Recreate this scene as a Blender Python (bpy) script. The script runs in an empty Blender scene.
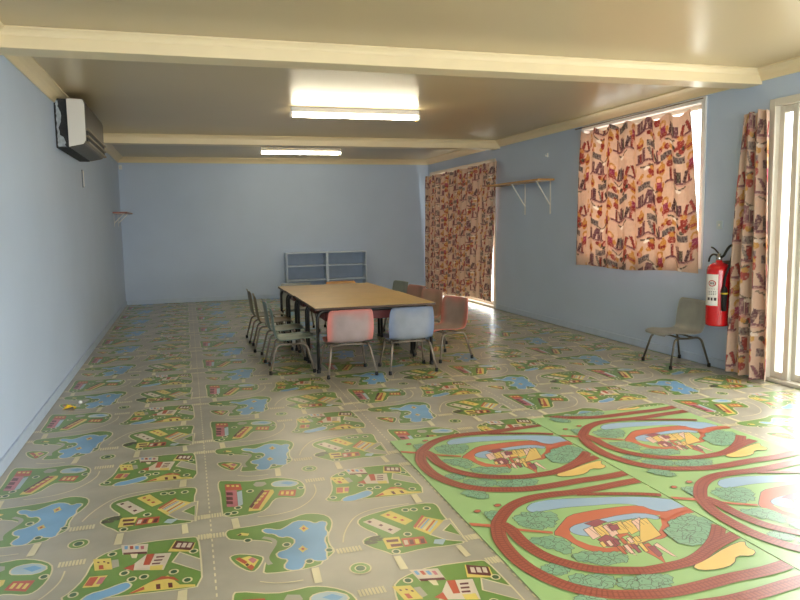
import bpy, bmesh, math, random
from mathutils import Vector, Matrix
import numpy as np
random.seed(7)
S = bpy.context.scene
COL = S.collection
PI = math.pi
W, D, H, Y0 = 5.255, 12.289, 2.385, -1.6      # room width, depth, ceiling height, wall behind the camera

# ------------------------------------------------------------------ camera
cam = bpy.data.cameras.new('camera'); camo = bpy.data.objects.new('camera', cam); COL.objects.link(camo)
cam.sensor_fit = 'HORIZONTAL'; cam.sensor_width = 36; cam.lens = 706.67 / 800 * 36
cam.clip_start = 0.02; cam.clip_end = 300
yaw, pitch, roll = 0.2919, 0.1095, -0.0171
F = Vector((math.sin(yaw) * math.cos(pitch), math.cos(yaw) * math.cos(pitch), -math.sin(pitch)))
R0 = Vector((math.cos(yaw), -math.sin(yaw), 0)); U0 = R0.cross(F)
Rr = math.cos(roll) * R0 + math.sin(roll) * U0; Ur = -math.sin(roll) * R0 + math.cos(roll) * U0
M = Matrix((Rr, Ur, -F)).transposed().to_4x4(); M.translation = Vector((0.9841, 0, 1.2727))
camo.matrix_world = M
S.camera = camo
# ------------------------------------------------------------------ light and exposure
S.view_settings.view_transform = 'Standard'; S.view_settings.look = 'None'
S.view_settings.gamma = 1; S.view_settings.use_curve_mapping = False
S.view_settings.exposure = 0.12
world = bpy.data.worlds.new('daylight'); S.world = world; world.use_nodes = True
wn = world.node_tree.nodes; wl = world.node_tree.links
bg = wn['Background']; bg.inputs['Color'].default_value = (1.0, 0.99, 0.965, 1); bg.inputs['Strength'].default_value = 9.6
TUBE = 52.0                                     # fluorescent tube emission
def portal(name, y0, y1, z0, z1):
    l = bpy.data.lights.new(name, 'AREA'); l.shape = 'RECTANGLE'; l.size = y1 - y0; l.size_y = z1 - z0
    l.cycles.is_portal = True
    o = bpy.data.objects.new(name, l); COL.objects.link(o)
    o.location = (W + 0.16, (y0 + y1) / 2, (z0 + z1) / 2); o.rotation_euler = (PI / 2, 0, PI / 2)
    if name.endswith('front'): o.location = ((y0 + y1) / 2, Y0 - .16, (z0 + z1) / 2); o.rotation_euler = (PI / 2, 0, 0)
    return o
DOOR2 = (0.9, 4.36, 0.0, 2.09); WIN = (5.13, 7.02, 0.86, 2.25); ADDED_WIN = (0.35, 4.9, .35, 2.2); DOOR1 = (9.40, 12.12, 0.0, 2.10)
for n, q in (('sky_portal_a', DOOR2), ('sky_portal_b', WIN), ('sky_portal_c', DOOR1), ('sky_portal_front', ADDED_WIN)):
    portal(n, *q)

# ------------------------------------------------------------------ helpers
def lin(c):
    return tuple(((v / 255) / 12.92 if v / 255 <= 0.04045 else ((v / 255 + 0.055) / 1.055) ** 2.4) for v in c)
def mat(name, rgb, rough=0.5, metal=0.0, spec=0.5, noise=0.0, nscale=8.0, bump=0.0, bscale=60.0, emit=None, coat=0.0):
    m = bpy.data.materials.new(name); m.use_nodes = True
    nt = m.node_tree; n = nt.nodes; l = nt.links; p = n['Principled BSDF']
    c = lin(rgb)
    p.inputs['Roughness'].default_value = rough; p.inputs['Metallic'].default_value = metal
    p.inputs['Specular IOR Level'].default_value = spec; p.inputs['Coat Weight'].default_value = coat
    tc = n.new('ShaderNodeTexCoord')
    if noise:
        tx = n.new('ShaderNodeTexNoise'); tx.inputs['Scale'].default_value = nscale; tx.inputs['Detail'].default_value = 5
        l.new(tc.outputs['Object'], tx.inputs['Vector'])
        r = n.new('ShaderNodeValToRGB'); r.color_ramp.elements[0].position = .3; r.color_ramp.elements[1].position = .7
        r.color_ramp.elements[0].color = tuple(v * (1 - noise) for v in c) + (1,)
        r.color_ramp.elements[1].color = tuple(min(1, v * (1 + noise)) for v in c) + (1,)
        l.new(tx.outputs['Fac'], r.inputs['Fac']); l.new(r.outputs['Color'], p.inputs['Base Color'])
    else:
        p.inputs['Base Color'].default_value = c + (1,)
    if bump:
        tb = n.new('ShaderNodeTexNoise'); tb.inputs['Scale'].default_value = bscale; tb.inputs['Detail'].default_value = 3
        l.new(tc.outputs['Object'], tb.inputs['Vector'])
        b = n.new('ShaderNodeBump'); b.inputs['Strength'].default_value = bump; b.inputs['Distance'].default_value = 0.01
        l.new(tb.outputs['Fac'], b.inputs['Height']); l.new(b.outputs['Normal'], p.inputs['Normal'])
    if emit:
        p.inputs['Emission Color'].default_value = tuple(emit[:3]) + (1,); p.inputs['Emission Strength'].default_value = emit[3]
    return m
def attr_mat(name, rough, spec=0.5, noise=0.12, nscale=3.0, translucent=0.0, coat=0.0, bump=0.0):
    m = bpy.data.materials.new(name); m.use_nodes = True
    nt = m.node_tree; n = nt.nodes; l = nt.links; p = n['Principled BSDF']
    a = n.new('ShaderNodeAttribute'); a.attribute_name = 'print'
    tc = n.new('ShaderNodeTexCoord'); tx = n.new('ShaderNodeTexNoise'); tx.inputs['Scale'].default_value = nscale
    tx.inputs['Detail'].default_value = 6; l.new(tc.outputs['Object'], tx.inputs['Vector'])
    mr = n.new('ShaderNodeMapRange'); mr.inputs['From Min'].default_value = .3; mr.inputs['From Max'].default_value = .7
    mr.inputs['To Min'].default_value = 1 - noise; mr.inputs['To Max'].default_value = 1 + noise * .6
    l.new(tx.outputs['Fac'], mr.inputs['Value'])
    mx = n.new('ShaderNodeVectorMath'); mx.operation = 'SCALE'
    l.new(a.outputs['Color'], mx.inputs[0]); l.new(mr.outputs['Result'], mx.inputs['Scale'])
    l.new(mx.outputs['Vector'], p.inputs['Base Color'])
    p.inputs['Roughness'].default_value = rough; p.inputs['Specular IOR Level'].default_value = spec
    p.inputs['Coat Weight'].default_value = coat; p.inputs['Coat Roughness'].default_value = .25
    if bump:
        tb = n.new('ShaderNodeTexNoise'); tb.inputs['Scale'].default_value = 2.2; tb.inputs['Detail'].default_value = 2
        l.new(tc.outputs['Object'], tb.inputs['Vector'])
        b = n.new('ShaderNodeBump'); b.inputs['Strength'].default_value = bump; b.inputs['Distance'].default_value = 0.02
        l.new(tb.outputs['Fac'], b.inputs['Height']); l.new(b.outputs['Normal'], p.inputs['Normal'])
    if translucent:
        t = n.new('ShaderNodeBsdfTranslucent'); l.new(mx.outputs['Vector'], t.inputs['Color'])
        ms = n.new('ShaderNodeMixShader'); ms.inputs['Fac'].default_value = translucent
        l.new(p.outputs['BSDF'], ms.inputs[1]); l.new(t.outputs['BSDF'], ms.inputs[2])
        l.new(ms.outputs['Shader'], n['Material Output'].inputs['Surface'])
    return m
def link(name, me, parent=None):
    o = bpy.data.objects.new(name, me); COL.objects.link(o)
    if parent: o.parent = parent
    return o
def obj(name, bm, m, parent=None, smooth=False, bevel=0.0, solid=0.0, sub=0):
    me = bpy.data.meshes.new(name)
    bmesh.ops.recalc_face_normals(bm, faces=bm.faces)
    bm.to_mesh(me); bm.free()
    for mm in (m if isinstance(m, (list, tuple)) else [m]): me.materials.append(mm)
    if smooth:
        for f in me.polygons: f.use_smooth = True
    o = link(name, me, parent)
    if solid:
        md = o.modifiers.new('solid', 'SOLIDIFY'); md.thickness = solid; md.offset = 0
    if bevel:
        md = o.modifiers.new('bevel', 'BEVEL'); md.width = bevel; md.segments = 2; md.limit_method = 'ANGLE'
    if sub:
        md = o.modifiers.new('sub', 'SUBSURF'); md.levels = sub; md.render_levels = sub
    return o
def box(bm, x0, x1, y0, y1, z0, z1, mi=0, mtx=None):
    v = [bm.verts.new((x, y, z)) for x in (x0, x1) for y in (y0, y1) for z in (z0, z1)]
    if mtx is not None:
        for q in v: q.co = mtx @ q.co
    fs = [(0, 1, 3, 2), (4, 6, 7, 5), (0, 4, 5, 1), (2, 3, 7, 6), (0, 2, 6, 4), (1, 5, 7, 3)]
    for f in fs:
        fc = bm.faces.new([v[i] for i in f]); fc.material_index = mi
def B(*boxes):
    bm = bmesh.new()
    for b in boxes: box(bm, *b)
    return bm
def smooth_path(pts, n=5):
    P = [Vector(p) for p in pts]; out = []
    for i in range(len(P) - 1):
        p0, p1, p2, p3 = P[max(0, i - 1)], P[i], P[i + 1], P[min(len(P) - 1, i + 2)]
        for k in range(n):
            t = k / n
            out.append(.5 * (2 * p1 + (p2 - p0) * t + (2 * p0 - 5 * p1 + 4 * p2 - p3) * t * t + (3 * p1 - p0 - 3 * p2 + p3) * t ** 3))
    out.append(P[-1]); return out
def round_path(pts, r, n=5):
    """polyline with rounded corners"""
    P = [Vector(p) for p in pts]; out = [P[0]]
    for i in range(1, len(P) - 1):
        a = (P[i - 1] - P[i]); b = (P[i + 1] - P[i]); d = min(r, a.length * .49, b.length * .49)
        s, e = P[i] + a.normalized() * d, P[i] + b.normalized() * d
        for k in range(n + 1):
            t = k / n
            out.append((1 - t) ** 2 * s + 2 * t * (1 - t) * P[i] + t * t * e)
    out.append(P[-1]); return out
def tube(bm, pts, r, seg=8):
    P = [Vector(p) for p in pts]; rings = []
    up = Vector((0, 0, 1))
    prev = None
    for i, p in enumerate(P):
        t = (P[min(i + 1, len(P) - 1)] - P[max(i - 1, 0)]).normalized()
        if prev is None:
            a = t.cross(up)
            if a.length < .01: a = t.cross(Vector((1, 0, 0)))
            a.normalize()
        else:
            a = (prev - t * prev.dot(t)).normalized()
        prev = a; b = t.cross(a)
        rr = r[i] if isinstance(r, (list, tuple)) else r
        rings.append([bm.verts.new(p + (a * math.cos(2 * PI * k / seg) + b * math.sin(2 * PI * k / seg)) * rr) for k in range(seg)])
    for i in range(len(rings) - 1):
        for k in range(seg):
            bm.faces.new((rings[i][k], rings[i][(k + 1) % seg], rings[i + 1][(k + 1) % seg], rings[i + 1][k]))
    bm.faces.new(rings[0][::-1]); bm.faces.new(rings[-1])
def lathe(bm, prof, cx=0, cy=0, seg=24):
    rings = []
    for r, z in prof:
        rings.append([bm.verts.new((cx + r * math.cos(2 * PI * k / seg), cy + r * math.sin(2 * PI * k / seg), z)) for k in range(seg)])
    for i in range(len(rings) - 1):
        for k in range(seg):
            bm.faces.new((rings[i][k], rings[i][(k + 1) % seg], rings[i + 1][(k + 1) % seg], rings[i + 1][k]))
    bm.faces.new(rings[0][::-1]); bm.faces.new(rings[-1])
def extrude_profile(bm, prof, a, b, place):
    """prof: list of 2D points, swept from a to b; place(u, v, t) -> xyz"""
    r0 = [bm.verts.new(place(u, v, a)) for u, v in prof]; r1 = [bm.verts.new(place(u, v, b)) for u, v in prof]
    n = len(prof)
    for i in range(n): bm.faces.new((r0[i], r0[(i + 1) % n], r1[(i + 1) % n], r1[i]))
    bm.faces.new(r0[::-1]); bm.faces.new(r1)
def tag(o, label, cat, group=None):
    o['label'] = label; o['category'] = cat
    if group: o['group'] = group
    return o
def struct(o, label=None):
    o['kind'] = 'structure'
    if label: o['label'] = label
    return o
def thing(name, label, cat, loc=(0, 0, 0), rz=0.0, group=None):
    o = bpy.data.objects.new(name, None); COL.objects.link(o); o.empty_display_size = .1
    o.location = loc; o.rotation_euler = (0, 0, rz)
    return tag(o, label, cat, group)

# ------------------------------------------------------------------ materials
M_wall = mat('blue_wall_paint', (186, 202, 225), .55, spec=.35, noise=.03, nscale=1.5, bump=.06, bscale=25)
M_ceil = mat('beige_gloss_ceiling', (199, 179, 141), .3, spec=.5, noise=.03, nscale=1.2, bump=.04, bscale=2.5)
M_cream = mat('cream_gloss_paint', (232, 213, 174), .35, noise=.03, nscale=3)
M_white = mat('white_paint', (232, 230, 226), .4, noise=.02)
M_skirt = mat('blue_skirting_paint', (180, 196, 218), .45, noise=.04)
M_alu = mat('cream_aluminium', (206, 200, 186), .4, metal=.0, noise=.03)
M_wire = mat('white_wire', (225, 225, 222), .5)
M_black = mat('black_painted_steel', (32, 31, 33), .35, spec=.5, noise=.1)
M_rubber = mat('black_rubber', (22, 22, 22), .7)
M_steel = mat('worn_grey_steel', (128, 116, 102), .45, metal=.35, noise=.15, nscale=20)
M_darksteel = mat('dull_dark_steel', (92, 86, 76), .4, metal=.5, noise=.15, nscale=20)
M_concrete = mat('pale_concrete', (200, 196, 188), .8, noise=.08)

# ------------------------------------------------------------------ glass
M_glass = bpy.data.materials.new('clear_pane'); M_glass.use_nodes = True
_n = M_glass.node_tree.nodes; _l = M_glass.node_tree.links; _n.remove(_n['Principled BSDF'])
_t = _n.new('ShaderNodeBsdfTransparent'); _t.inputs['Color'].default_value = (.93, .95, .95, 1)
_g = _n.new('ShaderNodeBsdfGlossy'); _g.inputs['Roughness'].default_value = .02
_lw = _n.new('ShaderNodeLayerWeight'); _lw.inputs['Blend'].default_value = .5
_pw = _n.new('ShaderNodeMath'); _pw.operation = 'POWER'; _pw.inputs[1].default_value = 5; _l.new(_lw.outputs['Facing'], _pw.inputs[0])
_f = _n.new('ShaderNodeMath'); _f.operation = 'MULTIPLY_ADD'; _f.inputs[1].default_value = .9; _f.inputs[2].default_value = .04; _l.new(_pw.outputs[0], _f.inputs[0])
_m = _n.new('ShaderNodeMixShader'); _l.new(_f.outputs[0], _m.inputs['Fac'])
_l.new(_t.outputs['BSDF'], _m.inputs[1]); _l.new(_g.outputs['BSDF'], _m.inputs[2])
_l.new(_m.outputs['Shader'], _n['Material Output'].inputs['Surface'])

# ------------------------------------------------------------------ room shell
struct(obj('wall_left', B((-.12, 0, Y0, D, 0, H + .1)), M_wall))
struct(obj('wall_back', B((-.12, W + .12, D, D + .12, 0, H + .1)), M_wall))
a_, b_, c_, d_ = ADDED_WIN
struct(obj('wall_front', B((-.12, a_, Y0 - .12, Y0, 0, H + .1), (b_, W + .12, Y0 - .12, Y0, 0, H + .1), (a_, b_, Y0 - .12, Y0, 0, c_), (a_, b_, Y0 - .12, Y0, d_, H + .1)), M_wall))
bm = bmesh.new()
def wr(y0, y1, z0, z1): box(bm, W, W + .12, y0, y1, z0, z1)
wr(Y0, DOOR2[0], 0, H + .1); wr(DOOR2[0], DOOR2[1], DOOR2[3], H + .1); wr(DOOR2[1], WIN[0], 0, H + .1)
wr(WIN[0], WIN[1], 0, WIN[2]); wr(WIN[0], WIN[1], WIN[3], H + .1); wr(WIN[1], DOOR1[0], 0, H + .1)
wr(DOOR1[0], DOOR1[1], DOOR1[3], H + .1); wr(DOOR1[1], D, 0, H + .1)
struct(obj('wall_right', bm, M_wall))
struct(obj('ceiling', B((-.12, W + .12, Y0 - .12, D + .12, H, H + .1)), M_ceil))
struct(obj('ground', B((W + .12, 60, -40, 50, -.32, -.12)), M_concrete))

# floor with its printed town pattern --------------------------------------------------
PAL = {'g': (110, 146, 66), 'w': (220, 208, 166), 'r': (172, 165, 147), 'b': (120, 168, 206), 'c': (172, 192, 200), 'y': (222, 198, 100),
       'o': (190, 84, 58), 'm': (104, 44, 48), 'p': (196, 112, 122), 'n': (214, 198, 176), 't': (58, 96, 58), 'd': (86, 84, 66),
       'R': (168, 88, 68), 'k': (140, 66, 52), 'G': (162, 198, 130), 'B': (158, 186, 208), 'O': (204, 112, 82), 'Y': (234, 196, 112),
       'P': (236, 196, 176), 'V': (160, 88, 96), 'F': (134, 178, 142), 'K': (84, 82, 76), 'f': (84, 122, 98)}
PAL = {k: lin(v) for k, v in PAL.items()}
def area(p): return .5 * sum(p[i][0] * p[(i + 1) % len(p)][1] - p[(i + 1) % len(p)][0] * p[i][1] for i in range(len(p)))
def chaikin(p):
    o = []
    for i in range(len(p)):
        a, b = p[i], p[(i + 1) % len(p)]
        o += [(a[0] * .75 + b[0] * .25, a[1] * .75 + b[1] * .25), (a[0] * .25 + b[0] * .75, a[1] * .25 + b[1] * .75)]
    return o
def offset(p, d):
    if area(p) < 0: p = p[::-1]
    o = []; n = len(p)
    for i in range(n):
        a, b, c = p[i - 1], p[i], p[(i + 1) % n]
        def nr(u, v):
            x, y = v[1] - u[1], u[0] - v[0]; L = math.hypot(x, y) or 1; return x / L, y / L
        n1, n2 = nr(a, b), nr(b, c); x, y = n1[0] + n2[0], n1[1] + n2[1]; L = x * x + y * y
        s = min(2 / L if L > .1 else 1, 1.6) * d / 1.0
        o.append((b[0] + x * s, b[1] + y * s) if L > .1 else (b[0] + n1[0] * d, b[1] + n1[1] * d))
    return o
def strip(pts, w):
    L, Rt = [], []
    for i in range(len(pts)):
        a, b = pts[max(0, i - 1)], pts[min(len(pts) - 1, i + 1)]
        x, y = b[0] - a[0], b[1] - a[1]; l = math.hypot(x, y) or 1; nx, ny = -y / l * w / 2, x / l * w / 2
        L.append((pts[i][0] + nx, pts[i][1] + ny)); Rt.append((pts[i][0] - nx, pts[i][1] - ny))
    return [[L[i], L[i + 1], Rt[i + 1], Rt[i]] for i in range(len(pts) - 1)]
def sm2(pts, n=4): return [(v.x, v.y) for v in smooth_path([(a, b, 0) for a, b in pts], n)]
def ell(c, rx, ry, n=12): return [(c[0] + rx * math.cos(2 * PI * k / n), c[1] + ry * math.sin(2 * PI * k / n)) for k in range(n)]
def expand(items, fine=False):
    """pattern description -> list of (colour key, layer, polygon)"""
    out = []; rnd = random.Random(3); z = 0
    for kind, col, w, pts in items:
        z += 1
        if kind == 'p':
            p = chaikin(pts) if (w and len(pts) > 6) else pts
            if area(p) < 0: p = p[::-1]
            if w == 1: out.append(('w', z, offset(p, .0065)))
            if w == 2: out.append(('K', z, offset(p, .003)))
            z += 1; out.append((col, z, p))
        elif kind == 'l':
            for q in strip(sm2(pts), w): out.append((col, z, q))
        elif kind == 'e': out.append((col, z, ell(pts[0], *w, n=20)))
        elif kind == 't':
            if col == 'd':
                for k in range(7):
                    out.append(('d', z, ell((pts[0][0] + rnd.uniform(-.025, .025), pts[0][1] + rnd.uniform(-.02, .02)), rnd.uniform(.008, .02), rnd.uniform(.006, .012), 7))); z += 1
            else:
                out.append(('w', z, ell(pts[0], .0185, .021))); z += 1; out.append(('t', z, ell(pts[0], .012, .0145)))
        elif kind == 'z':
            n, h = w; (x0, y0), (x1, y1) = pts
            if abs(y1 - y0) < .5 * abs(x1 - x0): y0 = y1 = (y0 + y1) / 2
            dx, dy = (x1 - x0) / n, (y1 - y0) / n; l = math.hypot(dx, dy); px, py = -dy / l * h / 2, dx / l * h / 2
            for k in range(n):
                a = (x0 + dx * k, y0 + dy * k); b = (a[0] + dx * .7, a[1] + dy * .7)
                out.append(('w', z, [(a[0] - px, a[1] - py), (b[0] - px, b[1] - py), (b[0] + px, b[1] + py), (a[0] + px, a[1] + py)]))
        elif kind == 'b':
            p = chaikin(pts)
            cx = sum(v[0] for v in p) / len(p); cy = sum(v[1] for v in p) / len(p)
            A = abs(area(p)); n = int(6 + A * 1500)
            for k in range(n):
                v = p[int(k * len(p) / n)] if k % 3 else rnd.choice(p); t = rnd.uniform(.62, .9) if k % 3 else rnd.uniform(.05, .5)
                x, y = cx + (v[0] - cx) * t, cy + (v[1] - cy) * t; rx = rnd.uniform(.016, .028) * (1 + A * 8); ry = rx * rnd.uniform(.75, 1.1); a0 = rnd.uniform(0, 6)
                q = []
                for m in range(16):
                    rr = 1 + .16 * math.sin(m * PI / 8 * 5 + a0) + .08 * math.sin(m * PI / 8 * 3 + a0 * 2)
                    q.append((x + rx * rr * math.cos(m * PI / 8), y + ry * rr * math.sin(m * PI / 8)))
                out.append(('K', z, offset(q, .002))); z += .5; out.append(('F', z, q)); z += .5
                arc = [(x + rx * .45 * math.cos(a0 + j * .6), y + ry * .45 * math.sin(a0 + j * .6)) for j in range(4)]
                for qd in strip(arc, .0028): out.append(('f', z, qd))
                z += .5
        elif kind == 'k':
            pl = sm2(pts, 5)
            for q in strip(pl, w + .006): out.append(('k', z, q))
            z += 1
            for q in strip(pl, w): out.append((col, z, q))
            z += 1
            # sleepers and rails
            acc = 0
            for i in range(len(pl) - 1):
                a, b = pl[i], pl[i + 1]; L = math.hypot(b[0] - a[0], b[1] - a[1])
                if L < 1e-6: continue
                d = -acc
                while True:
                    d += .018
                    if d > L: break
                    x, y = a[0] + (b[0] - a[0]) * d / L, a[1] + (b[1] - a[1]) * d / L
                    ux, uy = (b[0] - a[0]) / L, (b[1] - a[1]) / L
                    h = w * .42; e = .003
                    out.append(('k', z, [(x - uy * h - ux * e, y + ux * h - uy * e), (x - uy * h + ux * e, y + ux * h + uy * e), (x + uy * h + ux * e, y - ux * h + uy * e), (x + uy * h - ux * e, y - ux * h - uy * e)]))
                acc = L - (d - .018)
            z += 1
            for s in (-1, 1):
                rl = []
                for i in range(len(pl)):
                    a, b = pl[max(0, i - 1)], pl[min(len(pl) - 1, i + 1)]; l = math.hypot(b[0] - a[0], b[1] - a[1]) or 1
                    rl.append((pl[i][0] - (b[1] - a[1]) / l * w * .24 * s, pl[i][1] + (b[0] - a[0]) / l * w * .24 * s))
                for q in strip(rl, .005): out.append(('R' if False else 'k', z, q))
    return out
def clip(p, x0, x1, y0, y1):
    for ax, lim, sg in ((0, x0, 1), (0, x1, -1), (1, y0, 1), (1, y1, -1)):
        q = []
        if not p: return p
        for i in range(len(p)):
            a, b = p[i - 1], p[i]; ia, ib = (a[ax] - lim) * sg >= 0, (b[ax] - lim) * sg >= 0
            if ia != ib:
                t = (lim - a[ax]) / (b[ax] - a[ax]); q.append((a[0] + (b[0] - a[0]) * t, a[1] + (b[1] - a[1]) * t))
            if ib: q.append(b)
        p = q
    return p
class Printed:
    """a slab with printed shapes lying on it, one mesh, colours in the 'print' attribute"""
    def __init__(s): s.v, s.f, s.c = [], [], []
    def poly(s, p, z, col):
        i = len(s.v); s.v += [(x, y, z) for x, y in p]; s.f.append(list(range(i, i + len(p)))); s.c.append(col)
    def slab(s, x0, x1, y0, y1, z0, z1, col):
        i = len(s.v); s.v += [(x, y, z) for x in (x0, x1) for y in (y0, y1) for z in (z0, z1)]
        for f in [(0, 1, 3, 2), (4, 6, 7, 5), (0, 4, 5, 1), (2, 3, 7, 6), (0, 2, 6, 4), (1, 5, 7, 3)]:
            s.f.append([i + k for k in f]); s.c.append(col)
    def build(s, name, m):
        me = bpy.data.meshes.new(name); me.from_pydata(s.v, [], s.f)
        at = me.color_attributes.new('print', 'FLOAT_COLOR', 'CORNER')
        buf = np.zeros((len(me.loops), 4), np.float32); k = 0
        for f, c in zip(s.f, s.c):
            buf[k:k + len(f), :3] = c; buf[k:k + len(f), 3] = 1; k += len(f)
        at.data.foreach_set('color', buf.ravel()); me.materials.append(m); me.update()
        return link(name, me)
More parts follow.
